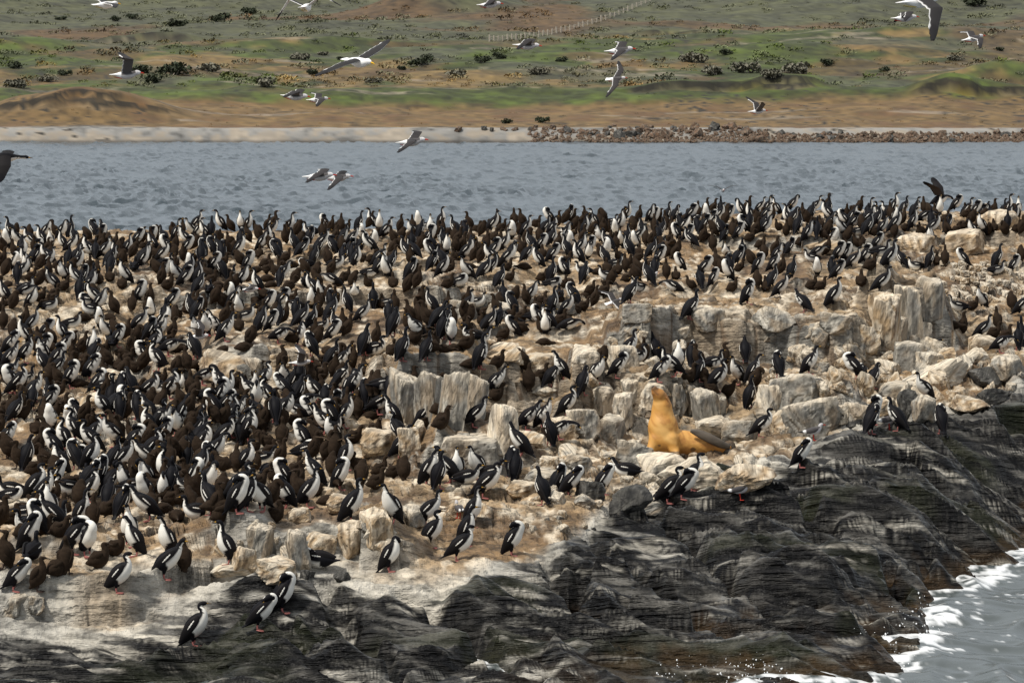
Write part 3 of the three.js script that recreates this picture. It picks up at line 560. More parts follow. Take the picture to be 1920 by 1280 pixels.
  for (let i = 0; i < 130; i++) {
    const t = R(), px = i < 70 ? mix(1000, 1400, t) : i < 80 ? mix(850, 1000, t) : mix(1400, 2000, t), py = i < 70 ? mix(243, 266, R()) - 6 * (1 - Math.abs(t - 0.45)) : i < 80 ? 243 + 4 * R() : mix(250, 270, R());
    const p = hitCoast(px, Math.min(py, 267)); if (!p) continue; const s = (i < 80 ? mix(6, 20, R() * R()) : mix(5, 13, R())) * -p.z / FPX;
    const m = put('boulder', pooled('rrrdrd'[i % 6], i % 3 === 0, i), M.boulder, shore); m.position.copy(p); m.position.y += s * 0.2; m.scale.set(s * 1.2, s * 0.8, s); m.rotation.set(R(), R() * 6, R() * 0.5);
  }
  const im = new THREE.InstancedMesh(rockGeometry(690, 'r', 7, 0.2, false, 10), M.boulder, 2600), m4 = new THREE.Matrix4(), q = new THREE.Quaternion();
  for (let i = 0; i < 2600; i++) {
    const u = (mix(990, 2150, Math.pow(R(), 0.8)) - 960) / FPX, d = 632.3 + 7 * Math.pow(R(), 1.6) * (u < 0.075 ? 1 : 0.7), s = 0.25 + 0.6 * R() * R();
    q.setFromEuler(new THREE.Euler(R() * 3, R() * 6, R())); m4.compose(new THREE.Vector3(u * d, coast(u * d, d) + 0.05, -d), q, new THREE.Vector3(s * 1.3, s * 0.8, s)); im.setMatrixAt(i, m4);
  }
  im.name = 'shingle'; im.userData.kind = 'stuff'; tag(im, 'brown and grey loose stones along the far waterline', 'stones'); scene.add(im);
}

// ------------------------------------------------------------------ animals: bodies lofted along a spine, [x, y, half height, half width, z]
function catmull(p, t) {
  const n = p.length - 1, f = clamp(t, 0, 1) * n, i = Math.min(n - 1, Math.floor(f)), k = f - i, a = p[Math.max(0, i - 1)], b = p[i], c = p[i + 1], d = p[Math.min(n, i + 2)], out = [];
  for (let j = 0; j < 5; j++) out.push(0.5 * (2 * b[j] + (c[j] - a[j]) * k + (2 * a[j] - 5 * b[j] + 4 * c[j] - d[j]) * k * k + (3 * b[j] - a[j] - 3 * c[j] + d[j]) * k * k * k));
  return out;
}
// paint(t, phi, point) with phi 0 along the back, PI along the belly; lump(t, phi) scales the radius
function loft(spine, nr, ns, paint, lump) {
  const S = spine.map(p => [p[0], p[1], p[2], p[3], p[4] ?? 0]), pos = [], col = [], idx = [];
  for (let r = 0; r <= nr; r++) {
    const t = r / nr, p = catmull(S, t), a = catmull(S, t - 0.012), b = catmull(S, t + 0.012);
    const T = new THREE.Vector3(b[0] - a[0], b[1] - a[1], b[4] - a[4]).normalize(), N = new THREE.Vector3(-T.y, T.x, 0).normalize(), B = new THREE.Vector3().crossVectors(T, N);
    for (let s = 0; s < ns; s++) {
      const ph = s / ns * 2 * Math.PI, k = lump ? lump(t, ph) : 1, c = Math.cos(ph) * Math.max(0.001, p[2]) * k, q = Math.sin(ph) * Math.max(0.001, p[3]) * k;
      pos.push(p[0] + N.x * c + B.x * q, p[1] + N.y * c + B.y * q, p[4] + N.z * c + B.z * q);
      col.push(...paint(t, Math.abs(ph > Math.PI ? ph - 2 * Math.PI : ph), p));
    }
  }
  for (let r = 0; r < nr; r++) for (let s = 0; s < ns; s++) { const a = r * ns + s, b = r * ns + (s + 1) % ns; idx.push(a, b, a + ns, b, b + ns, a + ns); }
  for (const r of [0, nr]) { const o = pos.length / 3, p = catmull(S, r / nr); pos.push(p[0], p[1], p[4]); col.push(...paint(r / nr, 0, p)); for (let s = 0; s < ns; s++) { const a = r * ns + s, b = r * ns + (s + 1) % ns; if (r) idx.push(a, b, o); else idx.push(b, a, o); } }
  return geo(pos, idx, col);
}
const BLACK = [0.006, 0.006, 0.008], BACK = [0.011, 0.010, 0.011], WHITE = [0.72, 0.70, 0.65], PINK = [0.33, 0.125, 0.115], DOWN = [0.022, 0.0145, 0.0095], BILL = [0.10, 0.075, 0.05], YELLOW = [0.38, 0.21, 0.03];
const plump = (set, k, drop) => { for (const q of Object.values(set)) { q.spine = q.spine.map((v, i, a) => { const m = 1 + k * Math.sin(Math.PI * clamp((i - 1) / (a.length * 0.62), 0, 1)) + 0.1; return [v[0], Math.max(q.leg ? v[2] * 0.6 : 0.02, v[1] - (q.leg ? drop : 0)), v[2] * m, v[3] * m, v[4] ?? 0]; }); if (q.leg) { q.bill = q.bill.map(v => [v[0], v[1] - drop]); q.wing = q.wing.map(v => [v[0], Math.max(0.06, v[1] - drop)]); q.leg -= drop; } q.wing = q.wing; q.fat = 1 + k; } };
// each pose: spine from tail to crown, then bill [from, to], wing [shoulder, tip] and leg height
const POSES = {
  upright: { spine: [[-0.21, 0.02, 0.008, 0.035], [-0.15, 0.09, 0.022, 0.045], [-0.105, 0.17, 0.06, 0.06], [-0.055, 0.27, 0.092, 0.085], [0.0, 0.37, 0.092, 0.082], [0.035, 0.45, 0.066, 0.06], [0.045, 0.505, 0.042, 0.038], [0.038, 0.56, 0.031, 0.028], [0.04, 0.61, 0.029, 0.026], [0.065, 0.652, 0.033, 0.028], [0.105, 0.663, 0.024, 0.02], [0.125, 0.662, 0.012, 0.011]], bill: [[0.118, 0.662], [0.195, 0.656]], wing: [[0.025, 0.43], [-0.15, 0.1]], leg: 0.15, neck: 0.52, head: 0.77 },
  slanted: { spine: [[-0.29, 0.03, 0.008, 0.035], [-0.215, 0.1, 0.022, 0.045], [-0.14, 0.18, 0.062, 0.062], [-0.06, 0.265, 0.094, 0.086], [0.03, 0.35, 0.092, 0.082], [0.095, 0.425, 0.068, 0.06], [0.125, 0.48, 0.044, 0.039], [0.125, 0.53, 0.032, 0.029], [0.118, 0.575, 0.029, 0.026], [0.14, 0.615, 0.033, 0.028], [0.18, 0.625, 0.024, 0.02], [0.2, 0.624, 0.012, 0.011]], bill: [[0.193, 0.624], [0.27, 0.612]], wing: [[0.075, 0.41], [-0.2, 0.11]], leg: 0.15, neck: 0.52, head: 0.77 },
  preening: { spine: [[-0.26, 0.03, 0.008, 0.035], [-0.19, 0.1, 0.022, 0.045], [-0.125, 0.18, 0.062, 0.062], [-0.055, 0.27, 0.094, 0.086], [0.02, 0.36, 0.093, 0.083], [0.075, 0.435, 0.07, 0.064], [0.105, 0.488, 0.062, 0.056], [0.092, 0.53, 0.054, 0.047, 0.01], [0.045, 0.543, 0.045, 0.038, 0.03], [-0.002, 0.535, 0.036, 0.032, 0.045], [-0.03, 0.498, 0.026, 0.022, 0.05], [-0.04, 0.48, 0.012, 0.011, 0.05]], bill: [[-0.036, 0.487], [-0.07, 0.42]], bz: 0.05, wing: [[0.055, 0.41], [-0.175, 0.11]], leg: 0.15, neck: 0.5, head: 0.76, flip: true },
  bowed: { spine: [[-0.25, 0.03, 0.008, 0.035], [-0.185, 0.1, 0.022, 0.045], [-0.12, 0.18, 0.062, 0.062], [-0.05, 0.27, 0.094, 0.086], [0.025, 0.365, 0.092, 0.082], [0.07, 0.445, 0.066, 0.06], [0.085, 0.505, 0.044, 0.039], [0.098, 0.555, 0.034, 0.03], [0.135, 0.582, 0.03, 0.027], [0.172, 0.56, 0.033, 0.028], [0.178, 0.52, 0.024, 0.02], [0.172, 0.5, 0.012, 0.011]], bill: [[0.174, 0.508], [0.14, 0.435]], wing: [[0.05, 0.42], [-0.17, 0.11]], leg: 0.15, neck: 0.52, head: 0.74 },
  nesting: { spine: [[-0.33, 0.1, 0.008, 0.04], [-0.25, 0.1, 0.022, 0.05], [-0.165, 0.105, 0.06, 0.075], [-0.07, 0.115, 0.09, 0.1], [0.03, 0.13, 0.092, 0.096], [0.105, 0.165, 0.07, 0.07], [0.145, 0.215, 0.045, 0.04], [0.152, 0.265, 0.032, 0.029], [0.148, 0.31, 0.029, 0.026], [0.17, 0.352, 0.033, 0.028], [0.21, 0.36, 0.024, 0.02], [0.23, 0.359, 0.012, 0.011]], bill: [[0.223, 0.359], [0.298, 0.35]], wing: [[0.09, 0.17], [-0.24, 0.12]], leg: 0, neck: 0.52, head: 0.77 },
  sleeping: { spine: [[-0.33, 0.1, 0.008, 0.04], [-0.25, 0.1, 0.022, 0.05], [-0.165, 0.105, 0.06, 0.075], [-0.07, 0.115, 0.09, 0.1], [0.03, 0.13, 0.092, 0.096], [0.11, 0.165, 0.07, 0.07], [0.145, 0.215, 0.052, 0.046], [0.125, 0.26, 0.042, 0.037, 0.01], [0.075, 0.268, 0.036, 0.032, 0.03], [0.03, 0.245, 0.036, 0.032, 0.045], [0.0, 0.22, 0.024, 0.021, 0.05], [-0.015, 0.205, 0.012, 0.011, 0.05]], bill: [[-0.01, 0.21], [-0.07, 0.175]], bz: 0.05, wing: [[0.09, 0.17], [-0.24, 0.12]], leg: 0, neck: 0.5, head: 0.76, flip: true },
  crouched: { spine: [[-0.31, 0.13, 0.008, 0.035], [-0.235, 0.165, 0.022, 0.045], [-0.15, 0.205, 0.06, 0.062], [-0.06, 0.245, 0.09, 0.086], [0.04, 0.285, 0.088, 0.08], [0.115, 0.32, 0.064, 0.058], [0.165, 0.345, 0.043, 0.038], [0.21, 0.355, 0.032, 0.029], [0.255, 0.345, 0.029, 0.026], [0.3, 0.325, 0.032, 0.028], [0.335, 0.295, 0.024, 0.02], [0.348, 0.28, 0.012, 0.011]], bill: [[0.343, 0.287], [0.39, 0.225]], wing: [[0.1, 0.34], [-0.22, 0.17]], leg: 0.17, neck: 0.52, head: 0.77 },
};
const CHICKS = {
  upright: { spine: [[-0.17, 0.03, 0.012, 0.03], [-0.125, 0.075, 0.045, 0.05], [-0.085, 0.15, 0.092, 0.092], [-0.045, 0.24, 0.105, 0.098], [-0.01, 0.33, 0.09, 0.083], [0.02, 0.405, 0.058, 0.054], [0.026, 0.46, 0.04, 0.037], [0.022, 0.515, 0.035, 0.033], [0.035, 0.565, 0.037, 0.033], [0.075, 0.582, 0.026, 0.023], [0.095, 0.58, 0.012, 0.011]], bill: [[0.088, 0.58], [0.155, 0.572]], wing: [[0.0, 0.36], [-0.13, 0.12]], leg: 0.08, head: 0.76 },
  sitting: { spine: [[-0.2, 0.08, 0.012, 0.03], [-0.155, 0.085, 0.045, 0.055], [-0.1, 0.105, 0.085, 0.095], [-0.03, 0.13, 0.112, 0.112], [0.04, 0.175, 0.09, 0.088], [0.085, 0.235, 0.055, 0.052], [0.098, 0.285, 0.039, 0.037], [0.095, 0.325, 0.035, 0.033], [0.11, 0.365, 0.037, 0.033], [0.148, 0.378, 0.026, 0.023], [0.166, 0.376, 0.012, 0.011]], bill: [[0.16, 0.376], [0.225, 0.366]], wing: [[0.05, 0.2], [-0.14, 0.1]], leg: 0, head: 0.76 },
  hunched: { spine: [[-0.17, 0.03, 0.012, 0.03], [-0.125, 0.075, 0.045, 0.05], [-0.085, 0.15, 0.095, 0.095], [-0.04, 0.24, 0.11, 0.102], [0.0, 0.33, 0.1, 0.092], [0.03, 0.4, 0.07, 0.066], [0.05, 0.452, 0.052, 0.048, 0.01], [0.075, 0.468, 0.04, 0.036, 0.02], [0.1, 0.44, 0.036, 0.033, 0.025], [0.105, 0.4, 0.026, 0.023, 0.025], [0.1, 0.385, 0.012, 0.011, 0.025]], bill: [[0.102, 0.392], [0.085, 0.335]], bz: 0.025, wing: [[0.0, 0.36], [-0.13, 0.12]], leg: 0.08, head: 0.7 },
  lying: { spine: [[-0.25, 0.05, 0.012, 0.03], [-0.2, 0.06, 0.04, 0.055], [-0.13, 0.075, 0.07, 0.095], [-0.04, 0.085, 0.085, 0.11], [0.05, 0.085, 0.072, 0.088], [0.115, 0.075, 0.047, 0.05], [0.155, 0.07, 0.038, 0.037], [0.19, 0.07, 0.036, 0.034], [0.225, 0.072, 0.036, 0.033], [0.258, 0.066, 0.025, 0.022], [0.275, 0.062, 0.012, 0.011]], bill: [[0.27, 0.063], [0.33, 0.05]], wing: [[0.06, 0.1], [-0.17, 0.07]], leg: 0, head: 0.78 },
};
plump(POSES, 0.24, 0.04); plump(CHICKS, 0.2, 0.0);
function adultPaint(p) {
  const nk = p.neck, hd = p.head, o = hash(Math.round(p.spine[0][0] * 1000), 3, 8);
  return (t, ph, q) => {
    const w = 0.05 * Math.sin(t * 60 + ph * 3);
    if (t < 0.22) return BLACK;
    if (t > hd + 0.075) return ph > 2.75 && t < hd + 0.12 ? WHITE : BLACK;
    let lim = t < 0.3 ? mix(3.3, 1.75, (t - 0.22) / 0.08) : t < nk ? 1.8 : mix(1.8, 2.2, (t - nk) / (hd + 0.075 - nk));
    if (p.flip && t > nk) { lim = mix(1.7, 2.25, sstep(nk, hd - 0.02, t)); if (t > hd - 0.03) return BLACK; }
    return ph > lim + w ? WHITE : BLACK;
  };
}
function wingGeometry(p, side, ns, nr, chick) {
  const [a, b] = p.wing, dx = b[0] - a[0], dy = b[1] - a[1], z = side * (chick ? 0.082 : 0.07) * p.fat, L = Math.hypot(dx, dy), nx = -dy / L, ny = dx / L, sg = nx * -1 + ny * 1 > 0 ? 1 : -1, k = chick ? 0.6 : 1, off = 0.028 * sg;
  const P = (f, h, w, zz) => [a[0] + dx * f + nx * off, a[1] + dy * f + ny * off, h * k, w, z * zz];
  const spine = [P(-0.07, 0.02, 0.012, 0.75), P(0.05, 0.052, 0.022, 1), P(0.28, 0.068, 0.024, 1.12), P(0.55, 0.066, 0.022, 1.0), P(0.8, 0.046, 0.016, 0.7), P(chick ? 0.95 : 1.08, 0.012, 0.008, 0.38)];
  return loft(spine, nr, ns, (t, ph) => {
    if (chick) return [DOWN[0] * 0.85, DOWN[1] * 0.85, DOWN[2] * 0.85];
    return BACK;
  }, chick ? (t, ph) => 1 + 0.06 * vnoise(t * 20, ph * 6, 71) : null);
}
function stripeGeometry(p, side, flat) {          // the white bar across the folded wing
  const [a, b] = p.wing, dx = b[0] - a[0], dy = b[1] - a[1], L = Math.hypot(dx, dy), nx = -dy / L, ny = dx / L, sg = nx * -1 + ny > 0 ? 1 : -1, pos = [], idx = [], col = [], n = flat ? 3 : 9;
  for (let i = 0; i <= n; i++) {
    const t = i / n, f = 0.1 + 0.38 * t, w = (0.008 * Math.sin(Math.PI * (0.12 + 0.8 * t)) + 0.002) * (1 + 0.35 * Math.sin(i * 2.4));
    const cx = a[0] + dx * f + nx * 0.028 * sg * (1.25 - 0.2 * t), cy = a[1] + dy * f + ny * 0.028 * sg * (1.25 - 0.2 * t), z = side * (0.07 * p.fat * (1 + 0.12 * Math.sin(Math.PI * (0.1 + 0.75 * t))) + 0.0235);
    for (const s of [-1, 1]) for (const e of [0, 1]) { pos.push(cx + nx * w * s * sg, cy + ny * w * s * sg, z + side * (e ? 0.003 : -0.012)); col.push(...WHITE); }
  }
  for (let i = 0; i < n; i++) { const o = i * 4, q = (A, B, Cc, D) => idx.push(A, B, Cc, A, Cc, D); q(o + 1, o + 3, o + 7, o + 5); q(o, o + 1, o + 5, o + 4); q(o + 3, o + 2, o + 6, o + 7); }
  return geo(pos, idx, col);
}
function footGeometry(p, side, chick) {
  const x = chick ? -0.03 : -0.05, z = side * 0.042, h = p.leg, c = chick ? [0.05, 0.035, 0.03] : PINK;
  const leg = loft([[x + 0.01, h, 0.016, 0.014, z], [x, h * 0.5, 0.0125, 0.012, z], [x + 0.012, 0.012, 0.011, 0.011, z]], 4, 6, () => c);
  const pos = [], idx = [], col = [], fan = [[0, 0], [0.1, -0.045], [0.115, -0.012], [0.11, 0.022], [0.08, 0.045]];
  for (const e of [0, 1]) for (const [fx, fz] of fan) { pos.push(x - 0.004 + fx, e ? 0.006 + (fx < 0.01 ? 0.014 : 0) : -0.006, z + fz * 0.85); col.push(...c); }
  for (let i = 1; i < 4; i++) { idx.push(5, 5 + i + 1, 5 + i); idx.push(0, i, i + 1); }
  for (let i = 0; i < 5; i++) { const j = (i + 1) % 5; idx.push(i, j, j + 5, i, j + 5, i + 5); }
  const g = mergeGeometries([leg, geo(pos, idx, col)]);
  return g;
}
function billGeometry(p, chick, ns) {
  const [a, b] = p.bill, z = p.bz ?? 0, dx = b[0] - a[0], dy = b[1] - a[1];
  const s = [[a[0] - dx * 0.12, a[1] - dy * 0.12, 0.0135, 0.012, z], [a[0] + dx * 0.2, a[1] + dy * 0.2, 0.011, 0.0095, z], [a[0] + dx * 0.6, a[1] + dy * 0.6, 0.007, 0.006, z], [a[0] + dx * 0.93, a[1] + dy * 0.93, 0.006, 0.005, z], [b[0] + dy * 0.05, b[1] - 0.008, 0.002, 0.002, z]];
  return loft(s, 7, ns, (t, ph) => chick ? [0.06, 0.045, 0.035] : t < 0.3 && ph < 1.6 ? YELLOW : BILL);
}
function thighs(p, ns, col) { return [-1, 1].map(s => loft([[-0.055, p.leg + 0.1, 0.045, 0.03, s * 0.045], [-0.05, p.leg + 0.03, 0.035, 0.026, s * 0.045], [-0.045, p.leg - 0.035, 0.015, 0.014, s * 0.042]], 5, ns, () => col)); }
function variant(p, v) {                    // the same pose with the neck and chest carried a little differently
  if (!v) return p;
  const n = p.spine.length, s = v === 1 ? 1 : -1, q = { ...p }, bend = (i) => s * 0.03 * sstep(n * 0.45, n * 0.72, i) * (1 + 0.4 * Math.sin(i * 1.7)), lift = (i) => -Math.abs(s * 0.028) * (v === 1 ? 1.3 : 0.6) * sstep(n * 0.4, n * 0.9, i);
  q.spine = p.spine.map((a, i) => [a[0] + bend(i), a[1] + lift(i), a[2] * (1 + 0.07 * s * Math.sin(i)), a[3] * (1 + 0.06 * s), (a[4] ?? 0) + 0.03 * s * sstep(n * 0.6, n, i)]);
  const dx = bend(n - 1), dy = lift(n - 1); q.bill = p.bill.map(a => [a[0] + dx, a[1] + dy]); q.bz = (p.bz ?? 0) + 0.03 * s; return q;
}
function birdParts(p, chick, lod) {
  const nr = [44, 26, 17][lod], ns = [20, 14, 9][lod], fluff = chick ? (t, ph) => 1 + 0.05 * vnoise(t * 46, ph * 5, 81) + 0.03 * vnoise(t * 90, ph * 11, 82) : null;
  const body = [loft(p.spine, nr, ns, chick ? (t, ph, q) => { const k = 0.8 + 0.5 * hash(Math.floor(t * 30), Math.floor(ph * 5), 83) + (ph > 2.3 && t < 0.6 ? 0.35 : 0); return t > p.head + 0.14 ? [0.03, 0.021, 0.016] : [DOWN[0] * k, DOWN[1] * k, DOWN[2] * k]; } : adultPaint(p), fluff)];
  if (p.leg > 0.1) body.push(...thighs(p, lod ? 6 : 9, chick ? DOWN : BLACK));
  const out = { body: mergeGeometries(body), bill: billGeometry(p, chick, lod ? 5 : 8) };
  for (const s of [-1, 1]) {
    const w = [wingGeometry(p, s, [14, 9, 7][lod], [14, 8, 5][lod], chick)]; if (!chick) w.push(stripeGeometry(p, s, lod === 2));
    out['wing' + s] = mergeGeometries(w);
    if (p.leg && lod < 2) out['foot' + s] = footGeometry(p, s, chick);
  }
  return out;
}
const FACING = { R: 0, '1': Math.PI / 4, B: Math.PI / 2, '2': 3 * Math.PI / 4, L: Math.PI, '4': 5 * Math.PI / 4, F: -Math.PI / 2, '3': -Math.PI / 4 };
const LOOKS = { R: 'facing right', L: 'facing left', B: 'from behind', F: 'facing forward', 1: 'facing back right', 2: 'facing back left', 3: 'facing half right', 4: 'facing half left' };
const KEYS = { u: 'upright', s: 'slanted', p: 'preening', d: 'bowed', n: 'nesting', z: 'sleeping', c: 'crouched', U: 'upright', S: 'sitting', H: 'hunched', Y: 'lying' };

// the birds as they stand, tile by tile: pose and facing, then where the feet are in that part of the photograph
const birds = [];
function tile(ox, oy, k, text) {
  for (const m of text.matchAll(/([uspdnzcUSHY])([RLBF1234]) ?(\d+),(\d+)/g)) {
    const x = ox + m[3] / k, y = oy + m[4] / k, chick = 'USHY'.includes(m[1]);
    if (birds.some(b => b.chick === chick && Math.hypot(b.x - x, (b.y - y) * 1.1) < 9)) continue;
    birds.push({ x, y, chick, pose: KEYS[m[1]], face: m[2] });
  }
}
const T = 16 / 3;
tile(0, 960, 4, 'pR120,590 UR290,590 pR240,280 UB500,460 pR560,310 p3 660,330 SR740,410 SR860,320 uF960,260 uL1000,330 sR900,600 u4 1230,330 sR1250,500 UB1375,440 uL1690,390 sR1480,1000 UL10,420 S1 430,470 nB240,350');
tile(480, 960, 4, 'pR30,880 pR220,750 zL460,410 dR1020,440 sR1330,265 sR1520,360 pR1940,325');
tile(960, 640, 4, 'UB130,370 u1 300,340 uL370,290 d4 540,400 HR680,200 s3 640,310 pR790,270 sR420,560 nR930,150 sR890,130 UB990,150 u2 1070,140 pR1110,300 sL1210,260 uF1250,230 SR1290,130 pB1350,190 UL1400,200 u1 1410,300 nR1520,190 UR1610,210 uB1750,160 uR1740,190 SR1330,300 HL1430,330 SL1490,390 sR1540,370 UR1630,400 u4 1690,320 uR1810,310 u2 1420,600 u1 1800,500 UR1840,360 sR1870,715 sR120,660 u4 270,770 cR370,730 SR200,770 sL50,860 uB30,1060 u2 230,1220 p1 360,1150 pR440,1160 pR700,1145 nL850,1010 sR1190,1210 pR1290,1180 uR1370,1115');
tile(1440, 640, 4, 'pB80,270 sR330,245 pL650,280 d1 800,350 s4 1180,445 uB1300,685 pR810,620 s3 970,665 p3 780,690 pR260,940 nR1240,100 cR1760,85 uB1880,60 zB700,265');
tile(0, 700, 4, 'uL460,580 UL340,540 uF370,445 UB270,450 pF520,430 uL540,500 sR720,540 s4 850,550 sL680,590 SR620,450 UF880,520 SL990,480 HL1090,430 uL1100,470 UR1120,560 pR1240,530 UR1360,560 UB1420,540 SB1520,500 UF1560,510 sR1670,540 uB1800,530 UR1870,410 uR1880,510 pR60,560 u1 210,720 UL110,710 UR300,620 UL40,640 dL440,760 pL400,640 uR680,720 zR570,640 sR920,740 UB1010,780 sL1100,700 UR1170,740 uL1210,820 UB1270,720 uF1400,710 UR1510,740 UB1520,640 UL1670,720 UB1770,740 uR1840,740 nB640,840 SR590,850 UL330,720 SR260,760 sR270,950 sR330,990 pR440,860 SB470,1060 uR690,960 SR900,800 nR1000,880 SB1130,1000 s1 840,900 SR810,1060 p1 920,1080 sL1100,1100 uB1290,900 nL1400,880 SR1290,980 UB1530,1020 UF1570,860 UR1660,1060 sR1780,960 u1 1860,1030 nL1470,1085 nL70,920 zR80,960 SR90,1130 SR180,1230 SR320,1200 sL400,1180 uR610,1160 UB700,1160');
tile(480, 700, 4, 'UL80,550 UB200,550 pL330,580 UL440,560 s4 570,540 SR740,510 s2 1060,520 sR1640,400 pR1260,410 SR1390,410 SR1270,400 SR1480,300 nR60,680 UR190,700 SR100,620 UL170,700 pL190,850 SR300,820 UR290,760 uL420,830 UB570,770 zR380,620 UR460,640 UR560,655 uR690,720 pR650,870 UB790,850 SR930,760 UB1110,800 sR1090,640 SR1030,780 SR900,860 uR1300,840 u1 1380,860 uL1440,815 uF1510,800 nR1590,820 s4 1650,790 nR1760,790 sR1720,930 SR20,860 UL50,870 pL200,1010 SR140,1110 sR410,1000 YR550,975 sR740,1110 s4 1000,1120 sR1290,1140 uR1640,1150 uB1910,770 uR1600,1290');
tile(0, 560, T, 'UB130,400 sR320,340 UR270,300 uL610,430 nR720,290 pR450,420 SB370,440 sL230,460 pR100,560 sR110,690 UL340,520 UL500,480 pR430,600 pR570,700 UF730,660 UR830,560 u3 930,570 s4 1060,420 pF990,310 UL1150,420 SR1150,440 UR1260,420 sR1380,330 pF1500,210 p1 1490,430 s3 1640,330 UR1740,410 SR1860,520 cR1700,570 nB1600,470 UR1470,580 uL1400,650 UL1060,680 SB1180,710 UL1010,840 pR720,890 YR800,870 pR970,950 SL1345,730 UR1450,720 sL1560,720 SR1360,960 UR1540,960 sR1720,1000 zL1640,950 UB1900,980 sR170,960 uB320,1110 u2 480,1090 UB490,850 SR590,960 s4 150,1230 nR80,760 sR260,640 UB30,300 UR620,1130 UB440,1260 UR850,1250 uL1030,1180 pB1200,1210 pB1370,1200 UL1150,1270 dL1500,1240 pL740,1260 SF930,1270 dR1850,1260');
tile(360, 560, T, 'UR30,150 UR250,60 uR410,100 UR370,200 SR560,180 UR700,230 pR780,130 pR890,110 uF870,270 UR930,260 pF1040,200 s1 1080,290 u1 1200,300 uF1190,110 s4 1400,220 UF1260,180 uF1430,360 u2 1540,130 UF1430,80 sR1700,240 uB1810,100 UB1900,90 u4 220,360 sR350,420 UR330,250 nR540,220 pR800,330 nR770,340 cR880,450 HR600,470 YR330,540 YR530,510 uR1080,470 UR930,720 SR1000,430 nR1290,320 UF1500,340 UR1560,380 UF1620,720 u1 1730,560 UR1870,460 nR1830,550 s1 1400,690 uR1500,740 uR1400,430 SB1720,750 UR1290,810 UB1200,900 UB1190,760 UR910,830 dF1070,880 sR740,900 sL600,1030 SR650,780 pL910,990 sL740,1080 UR1310,1010 pR1450,960 uR1630,960 UB1790,980 UB1850,960 nR1900,900 uF1410,1180 d3 1600,1000 u1 1720,1130 pR1580,1080 nR170,1010 dL250,950 uR310,1080 pR330,1160 UL440,1100 SR480,1060 UR450,950 UR30,1030 cR120,860 uR900,1230 UF900,1300 cR1140,1130 cL1060,1230 uL1370,1290 pB1330,1100 sR1540,1290 UB1660,1190 YR1800,1200 cR1880,1150 UR320,1290 uR400,1290 dF570,1260 sF660,1250 UR760,1290 UR80,1280');
tile(720, 560, T, 'pB50,250 u1 100,370 UL210,320 UL260,250 s4 330,410 UL430,300 UL460,210 UR560,380 u1 600,400 UR690,330 pF680,450 UF830,340 UF810,230 s1 1040,330 s3 1150,280 SR1200,400 uL1290,390 UL1370,330 UF980,260 uF1610,380 cR1840,350 YR1610,460 nR960,450 SR830,490 YR1180,500 u1 980,700 SR1110,560 SR1140,680 YR880,680 S1 80,560 u1 190,620 SR320,430 s1 430,610 YR600,530 YL690,520 HL1370,730 HR1450,930 SR1580,820 u1 1680,880 uL1780,800 sR1120,940 SR1130,1010 dL720,1050 UR530,1000 sR210,1170 SR310,1170 pR430,1230 UR280,950 SR540,1150 SR690,1140 SR590,1250 SR420,1260 SR800,1080 sR930,1265 sB60,980 uL90,1280 sR1450,1290 s3 1610,1290 sR1860,1150');
tile(1440, 340, 4, 'uL70,260 uR0,250 uR150,200 dR180,230 UF260,210 uR300,180 sR360,240 uL430,150 UR460,230 UF590,290 UR690,250 SR660,230 uR760,180 s2 830,300 nL900,230 uR910,180 uR970,200 u3 1030,250 u1 1100,270 uR1120,160 UB1170,240 uF1290,270 UB1250,300 uR1410,230 UF1480,180 pR1560,230 uF1640,230 uR1500,170 pR1600,200 u1 1780,220 uR1820,170 uF1880,190 uB1800,370 UR1490,270 SR1630,270 p1 1350,380 s4 1600,390 cR1180,320 sR960,380 SR1090,320 SR1040,370 YB1090,440 YR1470,330 SR1420,390 SR1540,370 pR640,370 sR740,340 nR670,400 SR810,400 HR470,420 UB390,350 s4 560,410 sL450,300 nF290,400 SR250,480 u1 180,340 u1 230,390 uF290,420 UR40,300 nR280,270 pF160,560 uF150,540 u1 180,740 UR60,560 uR70,610 sR50,680 UR120,700 u1 40,800 sR100,870 s2 270,980 pF370,720 pR520,740 nL330,600 cR380,580 UR450,560 uB480,720 pR540,600 pR600,600 sR640,660 SR740,580 pR820,520 nR850,560 UR920,570 u2 1000,640 sR920,650 SR770,660 SB700,780 pR740,620 SR330,810 SR400,810 sR510,940 sR850,830 nL1110,660 u1 1220,650 UB1330,630 UB1270,620 pL1470,640 u1 1720,650 nR1720,690 pR1850,690 UB1900,600 UB1830,970 uR1900,1010 nL1420,970 SR1540,960 s4 1610,960 UR1480,1160 sR1610,1180 UB1720,1110 YR1400,1100 SR1700,1170 SR1790,1190 uB1900,1230');
